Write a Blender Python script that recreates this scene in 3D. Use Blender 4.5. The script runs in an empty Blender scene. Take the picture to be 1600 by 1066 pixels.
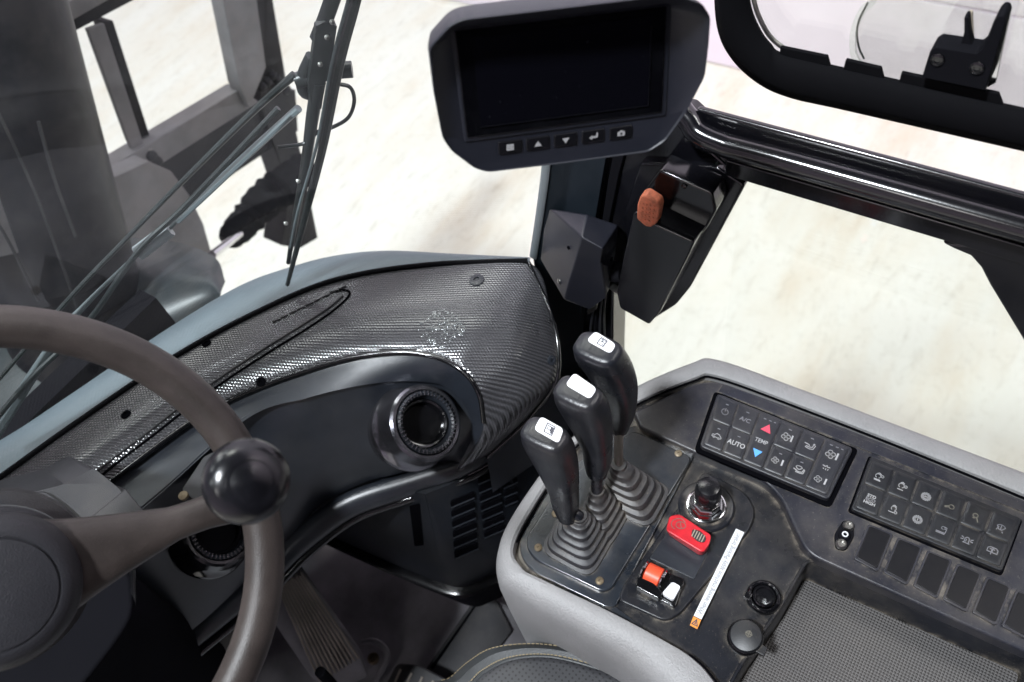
import bpy, bmesh, math, random
from mathutils import Vector, Matrix
from mathutils.bvhtree import BVHTree
random.seed(4)
R = math.radians
S = bpy.context.scene
COL = S.collection

# ------------------------------------------------------------------ camera
FPX = 1252.0                                   # focal length in photo pixels (1600 wide)
CX = Vector((0.534, -0.726, 0.434)); CY = Vector((-0.834, -0.367, 0.412))
CY.normalize(); CX = (CX - CY * CX.dot(CY)).normalized(); CZ = CX.cross(CY)
# CX, CY, CZ: the cab's own axes (right, forward, up) seen from the camera (right, down, depth)
CAM = Vector((0, 0, 1.70))
right = Vector((CX[0], CY[0], CZ[0])); down = Vector((CX[1], CY[1], CZ[1])); fwd = Vector((CX[2], CY[2], CZ[2]))
cam = bpy.data.cameras.new('camera'); co = bpy.data.objects.new('camera', cam); COL.objects.link(co)
M = Matrix((right, -down, -fwd)).transposed().to_4x4(); M.translation = CAM
co.matrix_world = M
cam.sensor_width = 36; cam.lens = 36 * FPX / 1600; cam.clip_start = 0.02; cam.clip_end = 200
cam.dof.use_dof = True; cam.dof.focus_distance = 0.86; cam.dof.aperture_fstop = 6.0
S.camera = co

# ------------------------------------------------------------------ light
w = bpy.data.worlds.new('World'); S.world = w; w.use_nodes = True
bg = w.node_tree.nodes['Background']; bg.inputs[0].default_value = (0.88, 0.92, 1.0, 1); bg.inputs[1].default_value = 0.05
S.view_settings.view_transform = 'Standard'; S.view_settings.look = 'None'
S.view_settings.gamma = 1; S.view_settings.exposure = 0.08

def area(name, loc, target, size, power, col=(1, 1, 1)):
    l = bpy.data.lights.new(name, 'AREA'); l.shape = 'DISK'; l.size = size; l.energy = power; l.color = col
    o = bpy.data.objects.new(name, l); COL.objects.link(o); o.location = loc
    o.rotation_euler = (Vector(target) - Vector(loc)).to_track_quat('-Z', 'Y').to_euler(); return o
area('key_and_fill_lamp', (-2.3, 1.0, 6.4), (0.3, 0.4, 0.8), 0.6, 560, (0.90, 0.95, 1.0))
area('key_and_fill_lamp', (2.7, 3.2, 6.4), (2.7, 2.4, -1.3), 1.6, 120, (1.0, 0.97, 0.93))  # added fill that flattens and brightens the outside floor and wall
area('key_and_fill_lamp', (1.5, 8.5, 6.4), (1.8, 5, -1.3), 2.0, 125, (1.0, 0.96, 0.94))
area('key_and_fill_lamp', (2.7, -3.2, 6.4), (2.7, -1.5, -1.3), 1.6, 120, (1.0, 0.98, 0.96))  # second added fill for the outside floor and wall
area('key_and_fill_lamp', (-6.5, 0.5, 6.4), (0, 0.3, 0.3), 1.4, 45, (1.0, 0.97, 0.96))  # added fill through the open left door, brightens the footwell
for lx, ly in ((-2.4, -2.2), (-2.4, 6.8), (0.4, 5.6), (-5.5, 4.2), (2.7, 6.2)):  # small lamps added only for sharp glints on the dark plastics
    area('key_and_fill_lamp', (lx, ly, 6.4), (lx * .6, ly * .6, 0), 0.5, 42, (0.95, 0.97, 1.0))

# ------------------------------------------------------------------ pixel rays onto real planes of the cab
def ray(px, py):
    d = Vector((px - 800, py - 533, FPX)); return Vector((d.dot(CX), d.dot(CY), d.dot(CZ)))
def PZ(px, py, z): d = ray(px, py); return CAM + d * ((z - CAM.z) / d.z)
def PX(px, py, x): d = ray(px, py); return CAM + d * ((x - CAM.x) / d.x)
def PY(px, py, y): d = ray(px, py); return CAM + d * ((y - CAM.y) / d.y)
def PP(px, py, p, n): d = ray(px, py); return CAM + d * ((p - CAM).dot(n) / d.dot(n))
def PD(px, py, dist): return CAM + ray(px, py).normalized() * dist
UP = Vector((0, 0, 1))

# ------------------------------------------------------------------ materials
def mat(name, col, rough=0.5, metal=0.0, grain=0.0, gscale=900, vary=0.0, vscale=12, dust=0.0, dustcol=(0.30, 0.26, 0.21),
        coat=0.0, spec=0.5, scratch=0.0, emit=None, aodust=0.0):
    m = bpy.data.materials.new(name); m.use_nodes = True; nt = m.node_tree; N = nt.nodes; L = nt.links
    b = N['Principled BSDF']; b.inputs['Roughness'].default_value = rough; b.inputs['Metallic'].default_value = metal
    b.inputs['Coat Weight'].default_value = coat; b.inputs['Coat Roughness'].default_value = 0.12
    b.inputs['Specular IOR Level'].default_value = spec
    c4 = (*col, 1); b.inputs['Base Color'].default_value = c4
    tc = N.new('ShaderNodeNewGeometry'); out = None
    def noise(scale, detail=4, rough_=0.6):
        n = N.new('ShaderNodeTexNoise'); n.inputs['Scale'].default_value = scale; n.inputs['Detail'].default_value = detail
        n.inputs['Roughness'].default_value = rough_; L.new(tc.outputs['Position'], n.inputs['Vector']); return n
    def ramp(src, a, bb):
        r = N.new('ShaderNodeMapRange'); r.inputs['From Min'].default_value = a; r.inputs['From Max'].default_value = bb
        L.new(src, r.inputs['Value']); return r.outputs['Result']
    def mixc(fac, a, bcol):
        x = N.new('ShaderNodeMix'); x.data_type = 'RGBA'; L.new(fac, x.inputs['Factor'])
        if isinstance(a, tuple): x.inputs['A'].default_value = a
        else: L.new(a, x.inputs['A'])
        if isinstance(bcol, tuple): x.inputs['B'].default_value = bcol
        else: L.new(bcol, x.inputs['B'])
        return x.outputs['Result']
    cur = c4
    if vary:
        n = noise(vscale, 6); f = ramp(n.outputs['Fac'], 0.35, 0.65)
        cur = mixc(f, tuple(v * (1 - vary) for v in col) + (1,), tuple(min(1, v * (1 + vary)) for v in col) + (1,))
        rr = N.new('ShaderNodeMapRange'); rr.inputs['To Min'].default_value = rough * 0.8; rr.inputs['To Max'].default_value = min(1, rough * 1.3)
        L.new(n.outputs['Fac'], rr.inputs['Value']); L.new(rr.outputs['Result'], b.inputs['Roughness'])
    if dust:
        n = noise(9, 8, 0.72); f = ramp(n.outputs['Fac'], 0.46, 0.8)
        mu = N.new('ShaderNodeMath'); mu.operation = 'MULTIPLY'; L.new(f, mu.inputs[0]); mu.inputs[1].default_value = dust
        n2 = noise(420, 2); f2 = ramp(n2.outputs['Fac'], 0.66, 0.72)
        mu2 = N.new('ShaderNodeMath'); mu2.operation = 'MULTIPLY'; L.new(f2, mu2.inputs[0]); mu2.inputs[1].default_value = dust * 0.9
        mx = N.new('ShaderNodeMath'); mx.operation = 'ADD'; L.new(mu.outputs[0], mx.inputs[0]); L.new(mu2.outputs[0], mx.inputs[1])
        cur = mixc(mx.outputs[0], cur, (*dustcol, 1))
    if aodust:
        ao = N.new('ShaderNodeAmbientOcclusion'); ao.samples = 4; ao.inputs['Distance'].default_value = 0.010; ao.only_local = False
        inv = N.new('ShaderNodeMapRange'); inv.inputs['From Min'].default_value = 0.80; inv.inputs['From Max'].default_value = 0.45
        inv.inputs['To Max'].default_value = aodust
        L.new(ao.outputs['AO'], inv.inputs['Value'])
        n = noise(55, 5, 0.7); f = ramp(n.outputs['Fac'], 0.42, 0.62)
        mu = N.new('ShaderNodeMath'); mu.operation = 'MULTIPLY'; L.new(f, mu.inputs[0]); L.new(inv.outputs['Result'], mu.inputs[1])
        cur = mixc(mu.outputs[0], cur, (*dustcol, 1))
    if not isinstance(cur, tuple): L.new(cur, b.inputs['Base Color'])
    h = None
    if grain:
        n = noise(gscale, 2); bp = N.new('ShaderNodeBump'); bp.inputs['Strength'].default_value = grain; bp.inputs['Distance'].default_value = 0.001
        L.new(n.outputs['Fac'], bp.inputs['Height']); h = bp
    if scratch:
        mp = N.new('ShaderNodeMapping'); mp.inputs['Scale'].default_value = (30, 260, 60); mp.inputs['Rotation'].default_value = (0.3, 0.2, 0.6)
        L.new(tc.outputs['Position'], mp.inputs['Vector']); n = N.new('ShaderNodeTexNoise'); n.inputs['Scale'].default_value = 1.0
        n.inputs['Detail'].default_value = 6; L.new(mp.outputs[0], n.inputs['Vector'])
        bp = N.new('ShaderNodeBump'); bp.inputs['Strength'].default_value = scratch; bp.inputs['Distance'].default_value = 0.001
        L.new(n.outputs['Fac'], bp.inputs['Height'])
        if h: L.new(h.outputs[0], bp.inputs['Normal'])
        h = bp
    if h: L.new(h.outputs[0], b.inputs['Normal'])
    if emit:
        b.inputs['Emission Color'].default_value = (*emit, 1); b.inputs['Emission Strength'].default_value = 1
    return m

MT = {}
MT['grey'] = mat('grey_console_plastic', (0.245, 0.242, 0.244), 0.45, grain=0.9, gscale=420, vary=0.08, dust=0.12, dustcol=(0.3, 0.27, 0.24))
MT['black'] = mat('black_console_plastic', (0.011, 0.012, 0.016), 0.27, spec=0.3, grain=0.12, gscale=1500, vary=0.25, dust=0.16, aodust=0.7)
MT['ledge'] = mat('ledge_plastic', (0.018, 0.019, 0.027), 0.30, spec=0.35, grain=0.15, gscale=1300, vary=0.25, dust=0.2, aodust=0.7)
MT['plate'] = mat('lever_plate_plastic', (0.014, 0.018, 0.025), 0.18, grain=0.05, vary=0.3, dust=0.12, aodust=0.5, coat=0.3)
MT['dash'] = mat('dash_plastic', (0.015, 0.018, 0.024), 0.30, grain=0.15, gscale=1300, vary=0.2, dust=0.05)
MT['ventring'] = mat('vent_ring_satin', (0.17, 0.17, 0.19), 0.2, metal=0.9, vary=0.2, vscale=60)
MT['gloss'] = mat('gloss_black', (0.004, 0.004, 0.005), 0.13, coat=0.4, vary=0.3, vscale=30, grain=0.02)
MT['blackpaint'] = mat('black_paint', (0.005, 0.005, 0.007), 0.16, grain=0.05, gscale=300, coat=0.5, dust=0.03)
MT['matt'] = mat('matt_black', (0.008, 0.008, 0.010), 0.8, spec=0.01, grain=0.2)
MT['plain'] = mat('blank_cover_plastic', (0.005, 0.005, 0.007), 0.38, spec=0.3, dust=0.03)
MT['void'] = mat('hollow_black', (0.003, 0.003, 0.004), 0.9, spec=0.0)  # near-black colour standing in for the shade inside slots and hollows
MT['lower'] = mat('lower_box_plastic', (0.009, 0.011, 0.015), 0.42, spec=0.15, grain=0.15, vary=0.2, dust=0.06)
MT['pillar'] = mat('pillar_plastic', (0.010, 0.015, 0.021), 0.5, spec=0.3, grain=0.2, vary=0.1)
MT['cover'] = mat('pillar_cover_plastic', (0.018, 0.019, 0.027), 0.35, grain=0.2, gscale=800, dust=0.05)
MT['monitor'] = mat('monitor_plastic', (0.012, 0.0135, 0.021), 0.42, grain=0.18, gscale=1400, vary=0.06)
MT['screen'] = mat('screen_glass', (0.002, 0.002, 0.003), 0.10, spec=0.4, dust=0.02, dustcol=(0.4, 0.42, 0.48))
MT['screen2'] = mat('screen_active', (0.003, 0.003, 0.005), 0.06, spec=0.3)
MT['button'] = mat('button_rubber', (0.016, 0.017, 0.023), 0.38, grain=0.1, dust=0.12, aodust=0.35, vary=0.2)
MT['button2'] = mat('keypad_rubber', (0.006, 0.007, 0.010), 0.42, grain=0.1, dust=0.08, aodust=0.4, vary=0.2)
MT['mbutton'] = mat('monitor_button', (0.005, 0.005, 0.007), 0.3)
MT['white'] = mat('white_print', (0.38, 0.38, 0.39), 0.6)
MT['dim'] = mat('worn_print', (0.16, 0.15, 0.12), 0.7)
MT['red_print'] = mat('red_print', (0.75, 0.07, 0.12), 0.5)
MT['blue_print'] = mat('blue_print', (0.10, 0.36, 0.85), 0.5)
MT['ink'] = mat('dark_print', (0.06, 0.06, 0.08), 0.6)
MT['ink_grey'] = mat('faint_print', (0.20, 0.20, 0.22), 0.6)
MT['cap'] = mat('white_cap', (0.80, 0.80, 0.83), 0.4)
MT['grip'] = mat('grip_rubber', (0.011, 0.012, 0.016), 0.27, grain=0.2, gscale=900, vary=0.2, dust=0.18, dustcol=(0.16, 0.14, 0.13), scratch=0.35)
MT['boot'] = mat('boot_rubber', (0.027, 0.027, 0.031), 0.42, grain=0.25, gscale=700, vary=0.2, dust=0.35, aodust=0.6, dustcol=(0.26, 0.22, 0.17))
MT['shaft'] = mat('lever_shaft', (0.20, 0.18, 0.16), 0.45, metal=0.6, dust=0.3, vary=0.2)
MT['chrome'] = mat('chrome', (0.75, 0.75, 0.76), 0.12, metal=1, vary=0.1, vscale=60)
MT['steel'] = mat('zinc_steel', (0.45, 0.44, 0.42), 0.3, metal=1, vary=0.2, vscale=80)
MT['brass'] = mat('dusty_screw', (0.15, 0.115, 0.07), 0.5, metal=0.5, dust=0.4)
MT['red'] = mat('red_plastic', (0.52, 0.012, 0.022), 0.30, grain=0.12, vary=0.15, vscale=60, dust=0.06)
MT['orange'] = mat('orange_plastic', (0.80, 0.085, 0.03), 0.4, vary=0.1, vscale=60)
MT['worn_orange'] = mat('worn_orange_plastic', (0.70, 0.21, 0.11), 0.6, grain=0.3, gscale=500, vary=0.25, vscale=150)
MT['warn_orange'] = mat('label_orange', (0.70, 0.25, 0.04), 0.5)
MT['label'] = mat('label_white', (0.66, 0.68, 0.70), 0.45, vary=0.04)
MT['hubpad'] = mat('hub_pad', (0.015, 0.015, 0.019), 0.5, grain=0.5, gscale=900, vary=0.15, dust=0.15, dustcol=(0.1, 0.09, 0.08))
MT['wheel'] = mat('wheel_urethane', (0.037, 0.029, 0.026), 0.42, grain=0.3, gscale=800, vary=0.22, vscale=25, dust=0.22, dustcol=(0.10, 0.085, 0.075), scratch=0.15)
MT['knob'] = mat('spinner_knob_plastic', (0.007, 0.007, 0.009), 0.22, grain=0.06, vary=0.3, vscale=50, scratch=0.1)
MT['column'] = mat('column_plastic', (0.016, 0.016, 0.019), 0.5, grain=0.4, gscale=900, vary=0.15, dust=0.1)
MT['leather'] = mat('seat_leather', (0.034, 0.037, 0.040), 0.45, grain=0.3, gscale=500, vary=0.15)
MT['thread'] = mat('stitch_thread', (0.24, 0.19, 0.11), 0.8)
MT['floor'] = mat('cab_mat_rubber', (0.18, 0.175, 0.19), 0.55, grain=0.3, gscale=300, vary=0.3, vscale=8, dust=0.25, dustcol=(0.14, 0.13, 0.12))
MT['pedal'] = mat('pedal_rubber', (0.26, 0.23, 0.20), 0.6, grain=0.3, vary=0.3, dust=0.5, dustcol=(0.22, 0.18, 0.15))
MT['mast_and_shade'] = mat('mast_paint_and_shade', (0.010, 0.010, 0.013), 0.4, spec=0.2, grain=0.2, gscale=120, vary=0.3, dust=0.12, dustcol=(0.25, 0.22, 0.2))  # mast colour, also used as painted shade on carriage frame faces
MT['frame_lit'] = mat('frame_lit_grey', (0.17, 0.165, 0.17), 0.5, grain=0.3, gscale=90, vary=0.3, vscale=6, dust=0.35, dustcol=(0.22, 0.17, 0.15))  # grey has the windscreen glare and lit faces put into the colour
MT['body'] = mat('forklift_body_paint', (0.030, 0.036, 0.040), 0.35, vary=0.3, vscale=5, dust=0.2)
MT['ledgeout'] = mat('grey_cowl_paint', (0.11, 0.14, 0.16), 0.45, vary=0.12, vscale=9)
MT['seal'] = mat('rubber_seal', (0.006, 0.006, 0.007), 0.6, spec=0.01)
MT['rubstrip'] = mat('glazing_strip', (0.30, 0.33, 0.35), 0.4)
MT['wiper'] = mat('wiper_metal', (0.016, 0.021, 0.022), 0.35, vary=0.2)
MT['wiperlight'] = mat('wiper_grey', (0.13, 0.155, 0.165), 0.35, vary=0.1)
MT['wallp'] = mat('warehouse_wall_paint', (0.90, 0.80, 0.90), 0.7, vary=0.05, vscale=1.2)
MT['tan'] = mat('dirt', (0.35, 0.30, 0.24), 0.9)

def nodes_of(m): return m.node_tree.nodes, m.node_tree.links, m.node_tree.nodes['Principled BSDF']
# warehouse concrete
m = mat('worn_concrete', (0.7, 0.66, 0.58), 0.45); MT['concrete'] = m
N, L, b = nodes_of(m); g = N.new('ShaderNodeNewGeometry')
mp = N.new('ShaderNodeMapping'); mp.inputs['Rotation'].default_value = (0, 0, R(45)); mp.inputs['Scale'].default_value = (1, 3.2, 1)
L.new(g.outputs['Position'], mp.inputs['Vector'])
def nz(vec, sc, det, ro=0.6):
    n = N.new('ShaderNodeTexNoise'); n.inputs['Scale'].default_value = sc; n.inputs['Detail'].default_value = det; n.inputs['Roughness'].default_value = ro
    L.new(vec, n.inputs['Vector']); return n
def rp(src, stops):
    r = N.new('ShaderNodeValToRGB'); e = r.color_ramp.elements
    e[0].position, e[0].color = stops[0]; e[1].position, e[1].color = stops[-1]
    for p, c in stops[1:-1]: x = e.new(p); x.color = c
    L.new(src, r.inputs[0]); return r.outputs[0]
base = rp(nz(mp.outputs[0], 1.1, 8, 0.62).outputs['Fac'], [(0.30, (0.68, 0.61, 0.50, 1)), (0.45, (0.74, 0.71, 0.63, 1)), (0.6, (0.76, 0.75, 0.69, 1)), (0.75, (0.78, 0.765, 0.71, 1))])
st = rp(nz(mp.outputs[0], 5.5, 9, 0.7).outputs['Fac'], [(0.34, (0.60, 0.56, 0.50, 1)), (0.46, (1, 1, 1, 1)), (1.0, (1, 1, 1, 1))])
mx = N.new('ShaderNodeMix'); mx.data_type = 'RGBA'; mx.blend_type = 'MULTIPLY'; mx.inputs['Factor'].default_value = 0.28
L.new(base, mx.inputs['A']); L.new(st, mx.inputs['B'])
st2 = rp(nz(g.outputs['Position'], 24, 5, 0.7).outputs['Fac'], [(0.36, (0.55, 0.52, 0.45, 1)), (0.46, (1, 1, 1, 1)), (1.0, (1, 1, 1, 1))])
mx2 = N.new('ShaderNodeMix'); mx2.data_type = 'RGBA'; mx2.blend_type = 'MULTIPLY'; mx2.inputs['Factor'].default_value = 0.16
L.new(mx.outputs['Result'], mx2.inputs['A']); L.new(st2, mx2.inputs['B']); L.new(mx2.outputs['Result'], b.inputs['Base Color'])

# carbon look cowl: fine ribs with a woven glint
m = mat('carbon_look_cowl', (0.043, 0.043, 0.048), 0.28, coat=0.6, vary=0.15, vscale=8, dust=0.1, dustcol=(0.16, 0.14, 0.13)); MT['carbon'] = m
N, L, b = nodes_of(m); g = N.new('ShaderNodeNewGeometry')
def wave(rot, scale, prof='SIN', dist=0.0):
    mp = N.new('ShaderNodeMapping'); mp.inputs['Rotation'].default_value = (0, 0, rot); L.new(g.outputs['Position'], mp.inputs['Vector'])
    w_ = N.new('ShaderNodeTexWave'); w_.wave_profile = prof; w_.bands_direction = 'X'; w_.inputs['Scale'].default_value = scale
    w_.inputs['Distortion'].default_value = dist; w_.inputs['Detail'].default_value = 0; L.new(mp.outputs[0], w_.inputs['Vector']); return w_
w1 = wave(R(-28.7), 78); w2 = wave(R(28.3), 88)      # ribs, and the twill that breaks them up
mm = N.new('ShaderNodeMath'); mm.operation = 'MULTIPLY_ADD'; L.new(w2.outputs['Fac'], mm.inputs[0]); mm.inputs[1].default_value = 0.30; L.new(w1.outputs['Fac'], mm.inputs[2])
bp = N.new('ShaderNodeBump'); bp.inputs['Strength'].default_value = 1.0; bp.inputs['Distance'].default_value = 0.0013
L.new(mm.outputs[0], bp.inputs['Height']); L.new(bp.outputs[0], b.inputs['Normal'])
bp2 = N.new('ShaderNodeBump'); bp2.inputs['Strength'].default_value = 0.22; bp2.inputs['Distance'].default_value = 0.0012
L.new(mm.outputs[0], bp2.inputs['Height']); L.new(bp2.outputs[0], b.inputs['Coat Normal'])
cr = N.new('ShaderNodeMapRange'); cr.inputs['To Min'].default_value = 0.5; cr.inputs['To Max'].default_value = 1.4; L.new(w1.outputs['Fac'], cr.inputs['Value'])
old = b.inputs['Base Color'].links[0].from_socket
vm = N.new('ShaderNodeVectorMath'); vm.operation = 'SCALE'; L.new(old, vm.inputs[0]); L.new(cr.outputs['Result'], vm.inputs['Scale']); L.new(vm.outputs[0], b.inputs['Base Color'])

# ribbed tray mat: small raised lozenges
m = mat('tray_mat_rubber', (0.098, 0.093, 0.092), 0.5, dust=0.25, dustcol=(0.16, 0.14, 0.12)); MT['traymat'] = m
N, L, b = nodes_of(m); g = N.new('ShaderNodeNewGeometry')
w1 = wave(R(0), 98); w2 = wave(R(90), 98)
mm = N.new('ShaderNodeMath'); mm.operation = 'MULTIPLY'; L.new(w1.outputs['Fac'], mm.inputs[0]); L.new(w2.outputs['Fac'], mm.inputs[1])
bp = N.new('ShaderNodeBump'); bp.inputs['Strength'].default_value = 0.9; bp.inputs['Distance'].default_value = 0.002
L.new(mm.outputs[0], bp.inputs['Height']); L.new(bp.outputs[0], b.inputs['Normal'])

# perforated seat centre
m = mat('perforated_leather', (0.050, 0.050, 0.056), 0.5, grain=0.2); MT['perf'] = m
N, L, b = nodes_of(m); g = N.new('ShaderNodeNewGeometry')
w1 = wave(R(20), 55); w2 = wave(R(110), 55)
mm = N.new('ShaderNodeMath'); mm.operation = 'MULTIPLY'; L.new(w1.outputs['Fac'], mm.inputs[0]); L.new(w2.outputs['Fac'], mm.inputs[1])
gt = N.new('ShaderNodeMath'); gt.operation = 'GREATER_THAN'; gt.inputs[1].default_value = 0.62; L.new(mm.outputs[0], gt.inputs[0])
x = N.new('ShaderNodeMix'); x.data_type = 'RGBA'; x.inputs['A'].default_value = (0.034, 0.034, 0.038, 1); x.inputs['B'].default_value = (0.008, 0.008, 0.009, 1)
L.new(gt.outputs[0], x.inputs['Factor']); L.new(x.outputs['Result'], b.inputs['Base Color'])

def glass(name, tint, refl, dirt, dscale=3, dcol=(0.5, 0.52, 0.52)):
    m = bpy.data.materials.new(name); m.use_nodes = True; nt = m.node_tree; N = nt.nodes; L = nt.links
    N.remove(N['Principled BSDF']); out = N['Material Output']
    t = N.new('ShaderNodeBsdfTransparent'); t.inputs[0].default_value = (*tint, 1)
    gl = N.new('ShaderNodeBsdfGlossy'); gl.inputs['Roughness'].default_value = 0.0
    gg = N.new('ShaderNodeNewGeometry'); dt = N.new('ShaderNodeVectorMath'); dt.operation = 'DOT_PRODUCT'
    L.new(gg.outputs['Normal'], dt.inputs[0]); L.new(gg.outputs['Incoming'], dt.inputs[1])
    def mth(op, a, b_):
        q = N.new('ShaderNodeMath'); q.operation = op
        for k, v in enumerate((a, b_)):
            if isinstance(v, (int, float)): q.inputs[k].default_value = v
            elif v is not None: L.new(v, q.inputs[k])
        return q.outputs[0]
    mu = N.new('ShaderNodeMath'); mu.operation = 'MULTIPLY'; mu.inputs[1].default_value = refl   # Schlick reflectance, the same from both sides
    L.new(mth('ADD', mth('MULTIPLY', mth('POWER', mth('SUBTRACT', 1.0, mth('ABSOLUTE', dt.outputs['Value'], None)), 5.0), 0.96), 0.042), mu.inputs[0])
    a = N.new('ShaderNodeMixShader'); L.new(mu.outputs[0], a.inputs[0]); L.new(t.outputs[0], a.inputs[1]); L.new(gl.outputs[0], a.inputs[2])
    d = N.new('ShaderNodeBsdfDiffuse'); d.inputs[0].default_value = (*dcol, 1)
    g = N.new('ShaderNodeNewGeometry'); n = N.new('ShaderNodeTexNoise'); n.inputs['Scale'].default_value = dscale; n.inputs['Detail'].default_value = 8
    n.inputs['Roughness'].default_value = 0.65; L.new(g.outputs['Position'], n.inputs['Vector'])
    r = N.new('ShaderNodeMapRange'); r.inputs['From Min'].default_value = 0.4; r.inputs['From Max'].default_value = 0.75
    r.inputs['To Min'].default_value = dirt * 0.45; r.inputs['To Max'].default_value = dirt; L.new(n.outputs['Fac'], r.inputs['Value'])
    tl_ = N.new('ShaderNodeBsdfTranslucent'); tl_.inputs[0].default_value = (*dcol, 1)
    dm = N.new('ShaderNodeMixShader'); dm.inputs[0].default_value = 0.6; L.new(d.outputs[0], dm.inputs[1]); L.new(tl_.outputs[0], dm.inputs[2])
    e = N.new('ShaderNodeMixShader'); L.new(r.outputs['Result'], e.inputs[0]); L.new(a.outputs[0], e.inputs[1]); L.new(dm.outputs[0], e.inputs[2])
    L.new(e.outputs[0], out.inputs['Surface']); return m
MT['windshield'] = glass('windshield_glass', (0.92, 0.98, 0.965), 2.2, 0.030)  # dirt layer also stands in for the veil of dash reflections
MT['sideglass'] = glass('side_glass', (0.97, 1.0, 0.97), 1.4, 0.02)
MT['dirtyglass'] = glass('dirty_side_glass', (0.95, 0.96, 0.96), 1.4, 0.26, 11, (0.62, 0.58, 0.55))

# ------------------------------------------------------------------ mesh helpers
def setp(o, label=None, cat=None, group=None, kind=None):
    if label: o['label'] = label
    if cat: o['category'] = cat
    if group: o['group'] = group
    if kind: o['kind'] = kind
    return o
def thing(name, loc, label, cat, group=None):
    o = bpy.data.objects.new(name, None); COL.objects.link(o); o.location = loc; o.empty_display_size = 0.02
    return setp(o, label, cat, group)
def root_off(p):
    v = Vector((0, 0, 0))
    while p: v += Vector(p.location); p = p.parent
    return v
def link(name, me, m, parent=None, smooth=True, bevel=0, seg=3, sub=0, angle=40, solid=0, off=-1):
    o = bpy.data.objects.new(name, me); COL.objects.link(o)
    if m:
        me.materials.clear(); me.materials.append(MT[m] if isinstance(m, str) else m)
    if parent:
        o.parent = parent; ofs = root_off(parent)
        me.transform(Matrix.Translation(-ofs))
    if smooth:
        for p in me.polygons: p.use_smooth = True
        me.set_sharp_from_angle(angle=R(38))
    if solid:
        s = o.modifiers.new('solid', 'SOLIDIFY'); s.thickness = solid; s.offset = off
    if bevel:
        bv = o.modifiers.new('bevel', 'BEVEL'); bv.width = bevel; bv.segments = seg; bv.limit_method = 'ANGLE'; bv.angle_limit = R(angle)
        bv.harden_normals = True
    if sub:
        sb = o.modifiers.new('sub', 'SUBSURF'); sb.levels = sub; sb.render_levels = sub
    return o
def raw(name, verts, faces, m, parent=None, **k):
    me = bpy.data.meshes.new(name); me.from_pydata([tuple(v) for v in verts], [], faces); me.update()
    bm = bmesh.new(); bm.from_mesh(me); bmesh.ops.recalc_face_normals(bm, faces=bm.faces); bm.to_mesh(me); bm.free()
    return link(name, me, m, parent, **k)
def crs(pts, n, closed=False):
    """Catmull-Rom through pts, n samples"""
    P = [Vector(p) for p in pts]; m_ = len(P); out = []
    segs = m_ if closed else m_ - 1
    for i in range(n):
        t = i / n * segs if closed else i / (n - 1) * segs
        k = min(int(t), segs - 1); f = t - k
        if closed: a, b_, c, d = P[(k - 1) % m_], P[k % m_], P[(k + 1) % m_], P[(k + 2) % m_]
        else:
            b_, c = P[k], P[k + 1]
            a = P[k - 1] if k > 0 else b_ * 2 - c; d = P[k + 2] if k + 2 < m_ else c * 2 - b_
        out.append(0.5 * ((2 * b_) + (c - a) * f + (2 * a - 5 * b_ + 4 * c - d) * f * f + (3 * b_ - a - 3 * c + d) * f ** 3))
    return out
def grid(name, rows, m, parent=None, nu=60, sm=0, **k):
    """surface through control rows"""
    Rr = [crs(r, nu) for r in rows]
    if sm:
        cols = [crs([r[i] for r in Rr], sm) for i in range(nu)]
        Rr = [[cols[i][j] for i in range(nu)] for j in range(sm)]
    V = [p for r in Rr for p in r]; F = []
    for j in range(len(Rr) - 1):
        for i in range(nu - 1): F.append((j * nu + i, j * nu + i + 1, (j + 1) * nu + i + 1, (j + 1) * nu + i))
    return raw(name, V, F, m, parent, **k)
def loft(name, rings, m, parent=None, cap0=True, cap1=True, **k):
    n = len(rings[0]); V = [p for r in rings for p in r]; F = []
    for j in range(len(rings) - 1):
        for i in range(n):
            a = j * n + i; b_ = j * n + (i + 1) % n; F.append((a, b_, b_ + n, a + n))
    if cap0: F.append(tuple(range(n - 1, -1, -1)))
    if cap1: F.append(tuple(range((len(rings) - 1) * n, len(rings) * n)))
    return raw(name, V, F, m, parent, **k)
def rounded(poly, r, seg=5):
    """round the corners of a planar 3-D polygon"""
    out = []; n = len(poly)
    for i in range(n):
        p = Vector(poly[i]); a = Vector(poly[i - 1]) - p; b_ = Vector(poly[(i + 1) % n]) - p
        rr = r[i] if isinstance(r, (list, tuple)) else r
        if rr <= 0: out.append(p); continue
        d = min(rr, a.length * 0.48, b_.length * 0.48)
        p0 = p + a.normalized() * d; p2 = p + b_.normalized() * d
        for s in range(seg + 1):
            t = s / seg; out.append(p0 * (1 - t) ** 2 + p * 2 * t * (1 - t) + p2 * t * t)
    return out
def prism(name, poly, depth, m, parent=None, r=0, seg=5, **k):
    """planar polygon extruded by the vector depth"""
    P = rounded(poly, r, seg) if r else [Vector(p) for p in poly]
    d = Vector(depth); return loft(name, [P, [p + d for p in P]], m, parent, **k)
def slab(name, px, z, th, m, parent=None, r=0.006, bevel=0.002, **k):
    return prism(name, [PZ(x, y, z) for x, y in px], (0, 0, -th), m, parent, r=r, bevel=bevel, **k)
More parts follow.
